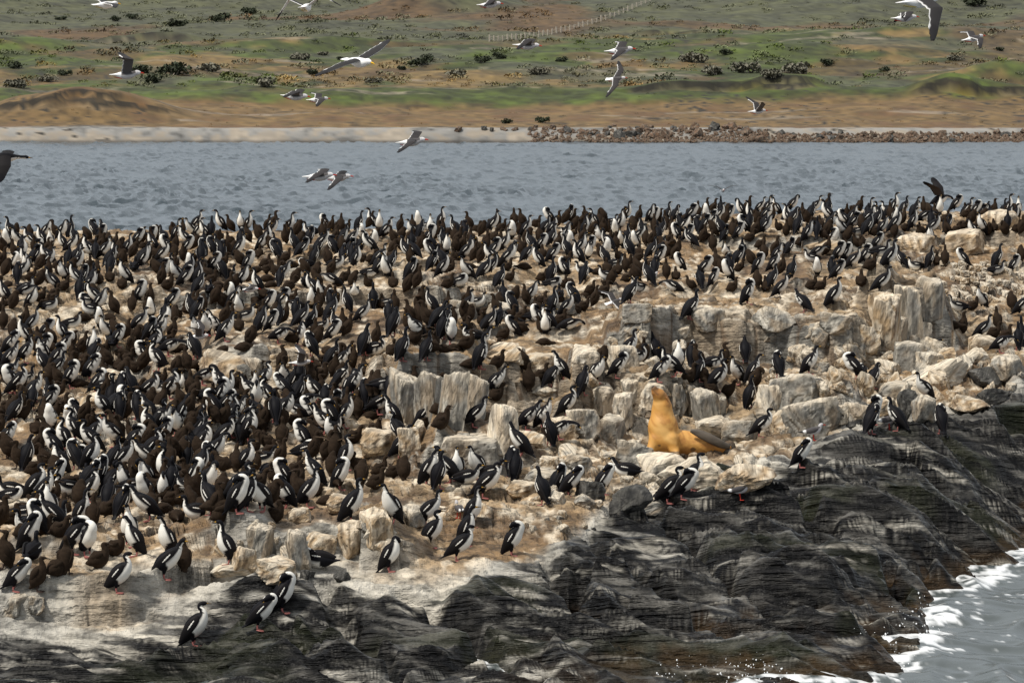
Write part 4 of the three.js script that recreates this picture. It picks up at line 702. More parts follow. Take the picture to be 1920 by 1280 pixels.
tile(1080, 360, T, 'UL100,320 UL250,290 UR60,370 UR160,340 uL190,360 UB230,360 nR350,330 UR470,330 uR520,290 UR590,310 UR650,300 dR760,300 UR820,280 pR770,330 UL870,320 uF930,300 uF1000,300 UR1090,230 UB1110,330 uR1150,300 UB1220,270 UR1310,230 UR1370,240 uB1450,250 UR1520,270 uL1640,250 UR1720,220 UR1750,240 uR1840,220 uL1890,250 uR1910,300 UR90,520 uR110,440 HR170,440 UF280,430 pF390,450 UB400,440 uR460,400 SR510,470 sR620,520 UB700,540 UR780,540 pR800,330 UB890,380 UB960,420 pB1040,380 cR1180,340 sR1170,380 pR1300,400 YR1310,460 pR1380,350 pF1490,500 UB1570,460 uR1540,300 SR1600,350 pL1680,420 UR1740,490 UR1800,450 uR1890,430 uL20,720 pR160,620 UL240,680 SF330,400 UB400,590 uF450,560 u2 530,650 UB490,800 pF310,660 SB310,800 SB420,810 HL600,900 s1 760,660 s1 860,660 UR1000,670 pL990,490 pR850,730 s4 720,920 pF790,840 UB900,870 UB1000,870 pL1030,790 cL970,1030 SR510,900 nL310,880 SR280,1030 YR100,1060 nL70,820 u1 550,1110 s4 1240,960 SL1150,960 pR1290,850 UB1400,770 SR1470,730 pR1390,950 p4 1510,890 pF1620,740 SR1640,790 SR1570,990 nF1500,620 UB1365,590 UB1880,680 pR1840,820 UB1810,960 pR1740,1120 s4 1150,1270 UB1900,980 SR1850,560 YR1200,490');
tile(720, 380, T, 'UR180,290 UB280,290 pF340,270 nR410,270 UR550,370 uR590,260 UL840,280 SR740,290 SR650,320 UR600,350 SR930,290 SR1010,280 UB1130,250 uR1090,300 SR1180,280 UB1300,230 UL1370,250 UR1520,240 UR1410,240 pL1650,220 sR1430,340 UR1280,340 pF1280,380 UB1550,400 UR1820,220 uF1850,200 uR1690,330 SR1880,180 UR1750,260 uR1800,400 SR1890,360 HR100,520 UL150,500 s2 300,560 u1 270,760 UR390,480 pR470,420 UR350,420 UB570,540 pF580,440 sR600,740 p1 480,680 SR660,690 s4 830,770 YR860,660 sR820,580 UR910,590 UR740,440 UR790,500 UB930,460 UR1040,450 UR1160,450 pR1110,560 u1 1160,850 s1 1000,760 s1 1080,720 SR1260,780 p1 1280,560 UB1360,520 s2 1470,480 uL1530,650 YL1390,660 pR1690,600 u1 1690,800 pL1790,740 SR1820,620 zR1690,850 SR1790,850 SR1580,780 pF1860,480 pF1900,500 u1 1710,1110 UL1400,1020 SR1570,1020 YR1430,1130 HR250,900 UF350,1090 s4 470,1100 UR350,860 sR840,1130 UR1010,1130 zR760,830 SR640,850 SB90,840 SR300,730 UR30,350 sR20,360 SR70,330 s4 10,760 nR20,1050 UB100,1100 SR1230,680');
tile(360, 380, T, 'sR50,260 sR70,360 u3 190,360 uL290,240 UL380,300 uF480,280 uR570,240 UL650,230 SR690,230 UR760,240 uR800,250 UR840,270 UF930,420 uR980,330 nB1040,290 nL1180,320 SR1300,290 uL1320,210 UR1400,300 UB1440,260 UB1490,270 UR1540,260 uF1670,280 UR1780,260 uL1800,240 uF1870,300 SR1820,380 p2 100,540 p2 190,520 UF340,540 UL540,400 pB490,450 SB670,540 UR760,400 sR780,350 s2 850,500 UB950,430 p1 1090,550 s1 1270,530 SR1220,520 UR1460,400 s1 1510,400 SR1610,480 pB1510,600 pF1600,600 sL1780,500 SL1700,590 sR1870,640 SB20,430 SR940,580 zL1140,650 YR1010,640 pR580,690 pR230,690 u1 70,830 SR190,810 YR660,690 SR750,710 YR760,780 pB880,840 UL1250,860 cL1390,850 SR1470,830 pR1870,740 uL640,900 UL280,1060 UR450,880 UR380,920 uF390,1000 UR40,1150 nR110,1030 pR900,1080 pF770,1080 SR1000,1010 uF860,1240 uF1190,1070 UB1260,1070 s2 1540,1130 UF1430,1070 uB1380,1080 u1 1810,1070 UB1880,1030 sR1700,1190');
tile(0, 380, T, 'uF60,460 sL310,460 uL410,440 uF500,470 uL620,480 uR700,500 UR830,490 SR920,450 UL1000,460 UB1080,460 UR1150,480 UF1060,430 uR1280,520 UR1430,420 UB1500,440 uR1370,440 pR1530,430 UR1620,500 UB1700,480 UR1560,420 sL1850,430 UL120,560 uR240,580 pR390,540 UF340,520 UR500,600 s4 680,640 pR710,520 SB790,560 uL870,560 sR1050,560 UR1120,560 UF1200,560 UR1220,500 SR1340,480 sR1430,620 UF1540,660 HL1570,740 SB1745,640 UB1740,560 UF1830,600 pL1650,520 pF1890,700 pR1660,780 SR1680,860 UR1640,820 s4 1760,800 HB960,760 SB1095,780 sR780,690 sB950,560 uF1100,640 s4 1240,810 nB1340,680 SB1220,850 UR20,660 p3 150,680 sR220,760 HR1230,640 u4 620,790 UR500,760 UR400,850 SR310,770 uL470,620 sR880,920 zL870,1020 uR1000,1100 UL1120,1120 UB1320,1100 pR1420,1000 UR1520,1040 SR400,980 SR540,960 cR240,960 dL30,990 nR490,1070 YR60,1030 nL900,1110 YR830,1170 pR1720,1080 UF1470,1080 SR440,1060 SR1900,1040');
// the packed crowd along the skyline, too deep to tell every bird apart
{
  const R = rng(811);
  for (let i = 0, n = 0; i < 4000 && n < 210; i++) {
    const x = -30 + 1980 * R(), top = x < 960 ? 438 : mix(436, 402, clamp((x - 960) / 500, 0, 1)), y = top + 4 + (x < 1300 ? 62 : 40) * R(), chick = R() < 0.5;
    if (birds.some(b => Math.abs(b.x - x) < 11 && Math.abs(b.y - y) < 7)) continue;
    const pose = chick ? ['upright', 'upright', 'sitting', 'hunched'][Math.floor(R() * 4)] : ['upright', 'slanted', 'preening', 'bowed', 'upright'][Math.floor(R() * 5)];
    birds.push({ x, y, chick, pose, face: 'RRRL1234FB'[Math.floor(R() * 10)] }); n++;
  }
  const EDGE = [[440, 1960], [500, 1500], [560, 1180], [620, 1080], [680, 720], [760, 700], [850, 740], [930, 640], [985, 430], [1030, 140]];
  const edge = (y) => { let i = 0; while (i < EDGE.length - 2 && y > EDGE[i + 1][0]) i++; return mix(EDGE[i][1], EDGE[i + 1][1], clamp((y - EDGE[i][0]) / (EDGE[i + 1][0] - EDGE[i][0]), 0, 1)); };
  for (let i = 0, n = 0; i < 20000 && n < 430; i++) {                    // and those half hidden in the crowd
    const y = 445 + 570 * R(), x = -25 + 1950 * R(), chick = R() < 0.66;
    if (x > edge(y) - 60 * R() || (y > 650 && y < 725 && x > 370 && x < 560) || fbm(x * 0.007, y * 0.013, 2, 812) < -0.2) continue;
    if (birds.some(b => Math.abs(b.x - x) < 13 && Math.abs(b.y - y) < 8)) continue;
    birds.push({ x, y, chick, pose: chick ? ['sitting', 'sitting', 'upright', 'hunched', 'lying'][Math.floor(R() * 5)] : ['preening', 'slanted', 'nesting', 'bowed'][Math.floor(R() * 4)], face: 'RRRL1234FB'[Math.floor(R() * 10)] }); n++;
  }
}
{
  const R = rng(821);
  for (const b of birds) { if (b.y < 900 && !b.chick && 'F34'.includes(b.face) && R() < 0.35) b.face = '12B'[Math.floor(R() * 3)]; if (b.y < 960 && b.pose === 'upright' && R() < 0.36) b.pose = b.chick ? ['sitting', 'hunched', 'sitting'][Math.floor(R() * 3)] : ['slanted', 'bowed', 'preening', 'slanted'][Math.floor(R() * 4)]; b.p = hit(b.x, b.y); b.d = -b.p.z; b.turn = FACING[b.face] + (R() - 0.5) * 0.45; b.tip = (R() - 0.5) * (b.pose === 'nesting' || b.pose === 'sitting' || b.pose === 'lying' ? 0.1 : 0.28); b.size = (b.chick ? 0.9 : 0.98) * (0.92 + 0.15 * R()); b.v = R(); }
  birds.sort((a, b) => a.d - b.d);
  // say where each stands: by the landmark next to it, else by ledge and side
  const marks = [['beside the sea lion', 1275, 800, 130, 80], ['on the big grey block', 800, 670, 90, 45], ['under the big grey block', 800, 810, 100, 45], ['by the pale pillar rock', 930, 790, 75, 60], ['on the tall outcrop at right', 1690, 520, 70, 45], ['by the cracked white blocks', 1850, 510, 90, 50], ['below the tall outcrop', 1680, 700, 130, 60], ['on the dark wet rock at right', 1640, 840, 330, 50], ['right of the sea lion', 1500, 700, 110, 70], ['above the sea lion', 1290, 690, 150, 40], ['below the sea lion', 1200, 920, 190, 50]];
  const rows = [[432, 'on the skyline'], [462, 'just under the skyline'], [505, 'on the top terrace'], [560, 'on the upper terrace'], [620, 'on the upper slope'], [690, 'on the middle slope'], [760, 'on the middle ledges'], [830, 'on the lower slope'], [900, 'on the lower ledges'], [975, 'above front rocks'], [1060, 'on the front rocks'], [1300, 'on the lowest front rock']];
  const cols = ['at left edge', 'far left', 'at left', 'centre left', 'middle left', 'middle right', 'centre right', 'at right', 'far right', 'at right edge'];
  const DO = { upright: 'upright', slanted: 'leaning', preening: 'with tucked head', bowed: 'with bowed head', nesting: 'sitting', sleeping: 'resting', crouched: 'crouching', sitting: 'sitting', hunched: 'hunched', lying: 'lying flat' };
  const seats = {};
  for (const b of birds) {
    const m = marks.find(k => Math.abs(b.x - k[1]) < k[3] && Math.abs(b.y - k[2]) < k[4]);
    const where = m ? m[0] : rows.find(r => b.y < r[0])[1] + ', ' + cols[clamp(Math.floor(b.x / 192), 0, 9)];
    b.text = `${b.chick ? 'brown chick' : 'cormorant'} ${DO[b.pose]}, ${LOOKS[b.face]}, ${where}`;
    (seats[b.text] ??= []).push(b);
  }
  const nth = ['first', 'second', 'third', 'fourth', 'fifth', 'sixth', 'seventh', 'eighth'];
  for (const list of Object.values(seats)) if (list.length > 1) {
    list.sort((a, b) => a.x - b.x); list.forEach((b, i) => b.text = (list.length === 2 ? ['left one: ', 'right one: '][i] : nth[i] + ' from left: ') + b.text);
  }
  const cache = {}, whole = {}, rest = { adult: [], chick: [] }, count = { adult: 0, chick: 0 };
  const prototype = (b, lod) => {
    const va = Math.floor(b.v * 2.999), key = (b.chick ? 'c' : 'a') + b.pose + lod + va; if (cache[key]) return cache[key].clone();
    const g = new THREE.Group(), P = birdParts(variant((b.chick ? CHICKS : POSES)[b.pose], va), b.chick, lod), mat = b.chick ? M.down : M.bird;
    if (lod === 0) for (const k in P) put(k.replace(/-?1$/, ''), P[k], mat, g);
    else if (!b.chick) { put('body', mergeGeometries([P.body, P.bill, ...(P.foot1 ? [P.foot1, P['foot-1']] : [])]), mat, g); put('wing', P.wing1, mat, g); put('wing', P['wing-1'], mat, g); }
    else { const m = new THREE.Mesh(mergeGeometries(Object.values(P)), mat); m.castShadow = m.receiveShadow = true; return (cache[key] = m).clone(); }
    return (cache[key] = g).clone();
  };
  for (const b of birds) {
    const kind = b.chick ? 'chick' : 'adult', i = count[kind]++, sink = b.pose === 'nesting' || b.pose === 'sleeping' || b.pose === 'sitting' || b.pose === 'lying' ? 0.02 : 0.008;
    const s = b.size, sx = s * (0.96 + 0.08 * b.v);
    if (i < 300) {
      const o = prototype(b, i < 110 ? 0 : 1); o.name = numbered(b.chick ? 'cormorant_chick' : 'cormorant');
      o.position.set(b.p.x, b.p.y - sink, b.p.z); o.rotation.set(0, b.turn, b.tip, 'YXZ'); o.scale.set(sx, s, sx);
      tag(o, b.text, b.chick ? 'chick' : 'cormorant', b.chick ? 'brown downy cormorant chicks on the islet' : 'black and white cormorants on the islet'); scene.add(o);
    } else {
      const k = kind + b.pose; whole[k] ??= mergeGeometries(Object.values(birdParts((b.chick ? CHICKS : POSES)[b.pose], b.chick, 2)));
      rest[kind].push(whole[k].clone().applyMatrix4(new THREE.Matrix4().compose(new THREE.Vector3(b.p.x, b.p.y - sink, b.p.z), new THREE.Quaternion().setFromEuler(new THREE.Euler(0, b.turn, b.tip, 'YXZ')), new THREE.Vector3(sx, s, sx))));
    }
  }
  console.log('birds', birds.length, 'adults', count.adult, 'chicks', count.chick);
  if (rest.adult.length) { const m = put('distant_cormorants', mergeGeometries(rest.adult), M.bird); m.userData.kind = 'stuff'; tag(m, 'farthest black and white cormorants packed along the skyline of the islet', 'cormorants'); }
  if (rest.chick.length) { const m = put('distant_chicks', mergeGeometries(rest.chick), M.down); m.userData.kind = 'stuff'; tag(m, 'farthest brown chicks packed among the cormorants along the skyline', 'chicks'); }
}

// ------------------------------------------------------------------ wings that are spread: an arm in two bends, thin with thickness
function spreadWing(side, { inner, outer, chord, up1, up2, sweep1, sweep2, x0, y0, z0, top, tip, under, edge }, chordTip = 0.45) {
  const pos = [], idx = [], col = [], n = 18, m = 8;
  for (let e = 0; e < 2; e++) for (let i = 0; i <= n; i++) {
    const t = i / n, a = Math.min(t * 2, 1), b = Math.max(t * 2 - 1, 0);
    const z = z0 + inner * a * Math.cos(up1) + outer * b * Math.cos(up2), y = y0 + inner * a * Math.sin(up1) + outer * b * Math.sin(up2), x = x0 + inner * a * sweep1 + outer * b * sweep2;
    const c = chord * (t < 0.5 ? 1 : mix(1, chordTip, Math.pow(b, 0.8)) * (1 - sstep(0.8, 1.08, b))) + 0.006;
    for (let j = 0; j <= m; j++) {
      const f = j / m, fingers = b > 0.5 ? 0.02 * Math.sin(f * 19 + t * 30) * b : 0.006 * Math.sin(i * 2.2);
      const th = 0.014 * Math.sin(Math.PI * Math.min(1, f * 0.9 + 0.08)) * (1 - 0.7 * t) + 0.0015;
      const camber = 0.05 * c * Math.sin(Math.PI * f * 0.8);
      pos.push(x + c * 0.3 - c * f + (f > 0.8 ? fingers : 0), y + camber + (e ? -th : th), side * z);
      let k = e ? under : top; if (b > 0.45) k = mix3(k, tip, sstep(0.45, 0.65, b + 0.3 * f - 0.1)); if (f > 0.9 && b < 0.6) k = edge;
      col.push(...k);
    }
  }
  const w = m + 1, o = (n + 1) * w;
  for (let e = 0; e < 2; e++) for (let i = 0; i < n; i++) for (let j = 0; j < m; j++) { const a = e * o + i * w + j, b = a + w; if ((e === 0) === (side > 0)) idx.push(a, a + 1, b, b, a + 1, b + 1); else idx.push(a, b, a + 1, b, b + 1, a + 1); }
  for (const j of [0, m]) for (let i = 0; i < n; i++) { const a = i * w + j, b = a + w; idx.push(a, b, b + o, a, b + o, a + o); }
  return geo(pos, idx, col);
}
const GULL = { grey: [0.20, 0.195, 0.20], slate: [0.075, 0.07, 0.072], black: [0.022, 0.021, 0.023], white: [0.80, 0.80, 0.80], red: [0.42, 0.045, 0.03], yellow: [0.72, 0.42, 0.03] };
function gull(px, py, d, kind, { turn = 0, up1 = 0.3, up2 = -0.2, up1b, up2b, roll = 0, pitch = 0.05, sweep = 0.1 }, label) {
  const kelp = kind === 'kelp', o = new THREE.Group(), k = kelp ? 1.32 : 1; o.name = numbered('gull');
  const bodyCol = (t, ph) => kelp ? GULL.white : t > 0.78 ? [0.62, 0.61, 0.62] : ph < 1.35 && t > 0.28 && t < 0.7 ? GULL.slate : t < 0.3 ? GULL.white : [0.46, 0.45, 0.46];
  put('body', loft([[-0.235, 0.012, 0.005, 0.055], [-0.16, 0.008, 0.016, 0.045], [-0.09, 0.0, 0.042, 0.044], [-0.01, -0.006, 0.058, 0.055], [0.07, 0.0, 0.052, 0.048], [0.12, 0.014, 0.037, 0.034], [0.155, 0.022, 0.036, 0.031], [0.19, 0.02, 0.022, 0.019], [0.202, 0.017, 0.01, 0.009]], 30, 14, bodyCol), M.bird, o);
  put('bill', loft([[0.195, 0.018, 0.011, 0.009], [0.225, 0.014, 0.009, 0.007], [0.245, 0.008, 0.007, 0.005], [0.252, -0.002, 0.002, 0.002]], 6, 8, () => kelp ? GULL.yellow : GULL.red), M.bird, o);
  for (const s of [-1, 1]) {
    put('wing', spreadWing(s, { inner: 0.23, outer: 0.33, chord: 0.135, up1: s > 0 ? up1 : up1b ?? up1, up2: s > 0 ? up2 : up2b ?? up2, sweep1: 0.18, sweep2: -0.35 - sweep, x0: 0.03, y0: 0.025, z0: 0.035, top: kelp ? [0.03, 0.029, 0.03] : [0.036, 0.033, 0.034], tip: kelp ? GULL.black : GULL.black, under: kelp ? [0.62, 0.62, 0.62] : [0.09, 0.085, 0.088], edge: GULL.white }), M.bird, o);
    put('foot', loft([[-0.06, -0.045, 0.008, 0.008, s * 0.02], [-0.12, -0.036, 0.006, 0.006, s * 0.02], [-0.175, -0.022, 0.004, 0.014, s * 0.02]], 5, 6, () => kelp ? [0.5, 0.4, 0.15] : GULL.red), M.bird, o);
  }
  o.scale.setScalar(k); o.position.copy(at(px, py, d)); o.rotation.set(roll, turn, pitch, 'YZX');
  tag(o, label, 'gull', kelp ? 'large white gulls with black wings' : 'small grey gulls with red bills'); scene.add(o); return o;
}
gull(198, 9, 72, 'kelp', { turn: 0.5, up1: 0.05, up2: 0.0, roll: 0.15 }, 'white gull gliding along the top edge of the photo at far left');
gull(574, 14, 62, 'kelp', { turn: 1.35, up1: 0.55, up2: -0.55, up1b: 0.5, up2b: -0.95, roll: -0.1 }, 'large gull with arched drooping wings high left of centre');
gull(672, 116, 50, 'kelp', { turn: -0.75, up1: 0.05, up2: -0.28, up1b: 0.35, up2b: 0.08, roll: 0.2, pitch: -0.12 }, 'largest white gull gliding with both wings spread over the slope');
gull(236, 140, 48, 'dolphin', { turn: 0.1, up1: 0.9, up2: 0.1, up1b: 0.95, up2b: 0.35 }, 'grey gull with raised wings over the left slope near the widest dark bush');
gull(553, 181, 55, 'dolphin', { turn: -0.1, up1: 0.25, up2: -0.3, up1b: 0.4, up2b: -0.2, pitch: -0.06 }, 'left grey gull of the low pair over the green bank');
gull(596, 187, 68, 'dolphin', { turn: 0.15, up1: -0.1, up2: -0.4, up1b: 0.4, up2b: 0.1 }, 'right grey gull of the low pair over the green bank');
gull(918, 9, 62, 'dolphin', { turn: 0, up1: 0.2, up2: -0.35 }, 'grey gull flying along the top edge near the middle');
gull(988, 86, 56, 'dolphin', { turn: -0.12, up1: 0.3, up2: -0.5, up1b: 0.4, up2b: -0.4, pitch: -0.05 }, 'grey gull gliding in front of the fence foot');
gull(1162, 95, 52, 'dolphin', { turn: -0.1, up1: -0.15, up2: -0.4, up1b: 0.45, up2b: 0.1, pitch: 0.08 }, 'grey gull with one wing lowered below the fence, upper of two');
gull(1156, 148, 72, 'dolphin', { turn: -0.35, up1: -0.1, up2: -0.25, up1b: 0.15, up2b: 0.1, roll: 0.55 }, 'grey gull banking steeply with white tail, lower of two');
gull(1697, 34, 58, 'dolphin', { turn: 0.05, up1: 0.3, up2: -0.45 }, 'grey gull flying just left of the cut off white gull');
gull(1728, 2, 42, 'kelp', { turn: 0.25, up1: -0.5, up2: -1.0, up1b: 0.6, up2b: 0.3, pitch: 0.12 }, 'large white gull with lowered black wing cut by the top edge');
gull(1826, 72, 66, 'dolphin', { turn: 0.2, up1: -0.2, up2: -0.5, up1b: 0.45, up2b: 0.1, pitch: 0.2 }, 'grey gull gliding near the top right corner');
gull(1421, 209, 80, 'dolphin', { turn: 0.3, up1: 0.6, up2: 0.2, up1b: 0.8, up2b: 0.5 }, 'small gull over the tan flat above the rubble beach');
gull(772, 266, 50, 'dolphin', { turn: -0.2, up1: -0.15, up2: -0.4, up1b: 0.5, up2b: 0.1, pitch: 0.1 }, 'grey gull with lowered wing crossing the far waterline');
gull(598, 331, 48, 'dolphin', { turn: -0.1, up1: 0.1, up2: -0.35, up1b: 0.3, up2b: 0.0 }, 'grey gull over the channel, left one of the overlapping pair');
gull(634, 333, 55, 'dolphin', { turn: -0.1, up1: -0.2, up2: -0.5, up1b: 0.3, up2b: -0.1 }, 'grey gull over the channel, right one of the overlapping pair');
gull(1356, 357, 118, 'dolphin', { turn: -1.5, up1: 0.5, up2: 0.15 }, 'small distant gull flying low over the channel at right');
for (const [px, py, o, label] of [[468, 543, { turn: -0.05, up1: 0.15, up2: -0.2, up1b: 0.25, up2b: 0.1 }, 'grey gull skimming over the cormorants on the upper left terrace'], [372, 631, { turn: -0.1, up1: 0.65, up2: 0.2, up1b: 0.8, up2b: 0.4 }, 'grey gull with lifted wings among the cormorants on the left slope'], [563, 680, { turn: 0.05, up1: 0.7, up2: 0.25, up1b: 0.85, up2b: 0.4 }, 'pale gull with lifted wings low over the left middle ledges'], [1152, 566, { turn: 0.4, up1: -0.35, up2: -0.7, up1b: 0.2, up2b: -0.1, pitch: 0.25, roll: 0.4 }, 'grey gull landing on the brown terrace right of the middle']])
  gull(px, py, -hit(px, py + 14).z - 0.6, 'dolphin', o, label);
// gulls that stand: folded wings, two legs
function standingGull(px, py, turn, label, s = 1) {
  const o = new THREE.Group(); o.name = numbered('standing_gull');
  put('body', loft([[-0.16, 0.13, 0.006, 0.03], [-0.1, 0.14, 0.03, 0.035], [-0.03, 0.145, 0.055, 0.052], [0.05, 0.165, 0.056, 0.05], [0.095, 0.205, 0.036, 0.033], [0.11, 0.24, 0.033, 0.029], [0.135, 0.255, 0.024, 0.02], [0.15, 0.252, 0.01, 0.009]], 28, 14, (t, ph) => t > 0.62 ? [0.42, 0.41, 0.42] : ph < 1.4 ? GULL.slate : [0.5, 0.49, 0.5]), M.bird, o);
  put('bill', loft([[0.145, 0.252, 0.009, 0.008], [0.185, 0.245, 0.006, 0.005], [0.192, 0.238, 0.002, 0.002]], 4, 7, () => GULL.red), M.bird, o);
  for (const z of [-1, 1]) {
    put('wing', loft([[0.06, 0.185, 0.02, 0.012, z * 0.036], [0.0, 0.17, 0.042, 0.018, z * 0.046], [-0.09, 0.15, 0.034, 0.015, z * 0.036], [-0.17, 0.14, 0.016, 0.01, z * 0.02], [-0.25, 0.135, 0.004, 0.004, z * 0.01]], 14, 10, (t) => t > 0.72 ? GULL.black : t > 0.6 ? GULL.white : GULL.slate), M.bird, o);
    put('foot', mergeGeometries([loft([[-0.01, 0.11, 0.008, 0.008, z * 0.022], [0.0, 0.05, 0.006, 0.006, z * 0.022], [0.005, 0.004, 0.006, 0.006, z * 0.022]], 4, 6, () => GULL.red), loft([[-0.005, 0.006, 0.006, 0.01, z * 0.022], [0.05, 0.006, 0.004, 0.022, z * 0.024]], 3, 6, () => GULL.red)]), M.bird, o);
  }
  const p = hit(px, py); o.position.copy(p); o.rotation.y = turn; o.scale.setScalar(s); tag(o, label, 'gull', 'grey gulls standing on the rock'); scene.add(o);
}
standingGull(860, 972, 1.9, 'small grey gull standing with its back turned among the leaning cormorants', 1.0);
standingGull(1388, 938, 0.1, 'grey speckled gull standing where pale rock meets dark rock', 1.15);
standingGull(1526, 826, 0.1, 'grey gull standing just above the hunched cormorant on dark rock', 1.15);
standingGull(1668, 806, 0.15, 'grey gull standing in front of the three cormorants at right', 1.2);
standingGull(1223, 530, 0.2, 'white headed gull standing in the crowd of the top terrace', 1.0);

// cormorants with open wings
function wingedCormorant(pose, wing, label, place, turn, brown, s = 1, roll = 0, pitch = 0) {
  const o = new THREE.Group(); o.name = numbered(brown ? 'cormorant_chick' : 'cormorant');
  const P = birdParts(pose, brown, 0); put('body', P.body, brown ? M.down : M.bird, o); put('bill', P.bill, M.bird, o);
  if (P.foot1) { put('foot', P.foot1, M.bird, o); put('foot', P['foot-1'], M.bird, o); }
  const c = brown ? [0.05, 0.034, 0.022] : BACK, u = brown ? [0.06, 0.042, 0.03] : [0.05, 0.04, 0.034];
  for (const z of [-1, 1]) put('wing', spreadWing(z, { inner: 0.24, outer: 0.3, chord: 0.19, top: c, tip: brown ? c : BLACK, under: u, edge: brown ? c : BACK, sweep1: 0.1, sweep2: -0.3, z0: 0.05, ...wing, ...(z < 0 && wing.b ? wing.b : {}) }, 0.6), brown ? M.down : M.bird, o);
  o.position.copy(place); o.rotation.set(roll, turn, pitch, 'YZX'); o.scale.setScalar(s); tag(o, label, brown ? 'chick' : 'cormorant', brown ? 'brown downy cormorant chicks on the islet' : 'black and white cormorants on the islet'); scene.add(o);
}
{
  const flying = { spine: [[-0.36, 0.0, 0.008, 0.05], [-0.27, 0.0, 0.022, 0.05], [-0.18, -0.005, 0.06, 0.06], [-0.06, -0.01, 0.085, 0.082], [0.05, 0.0, 0.08, 0.074], [0.13, 0.012, 0.055, 0.05], [0.19, 0.02, 0.038, 0.034], [0.25, 0.022, 0.03, 0.027], [0.3, 0.024, 0.029, 0.026], [0.34, 0.026, 0.031, 0.027], [0.375, 0.024, 0.023, 0.02], [0.39, 0.022, 0.012, 0.011]], bill: [[0.385, 0.022], [0.455, 0.016]], wing: [[0.1, 0.02], [-0.2, 0]], leg: 0, neck: 0.52, head: 0.77 };
  wingedCormorant(flying, { up1: -0.75, up2: -1.15, x0: 0.04, y0: 0.03, b: { up1: 0.3, up2: -0.4 } }, 'cormorant flying in over the channel at the left edge', at(9, 295, 66), 0.05, false, 1.15, 0, -0.06);
  wingedCormorant(POSES.crouched, { up1: 0.95, up2: 0.6, x0: 0.05, y0: 0.33, sweep1: -0.5, sweep2: -1.0, chord: 0.24, b: { up1: 1.15, up2: 0.9, sweep1: -0.15, sweep2: -0.6 } }, 'cormorant flapping raised wings above the skyline at right', hit(1762, 398).add(new THREE.Vector3(0, 0.12, 0)), -0.15, false, 1.15);
  wingedCormorant(CHICKS.upright, { up1: 0.35, up2: 0.1, x0: -0.02, y0: 0.33, chord: 0.13, inner: 0.16, outer: 0.18 }, 'brown chick stretching its wings on the lower ledge left of the grey blocks', hit(628, 862), 1.3, true);
  wingedCormorant(CHICKS.hunched, { up1: 0.5, up2: 0.2, x0: -0.02, y0: 0.34, chord: 0.14, inner: 0.16, outer: 0.2 }, 'brown chick with open wings on the crowded terrace right of the middle', hit(1258, 484), 0.3, true);
  wingedCormorant(CHICKS.upright, { up1: 0.3, up2: -0.1, x0: -0.02, y0: 0.33, chord: 0.14, inner: 0.16, outer: 0.2 }, 'brown chick spreading grey wings on the brown terrace beside the tan boulder', hit(790, 584), -0.3, true);
}

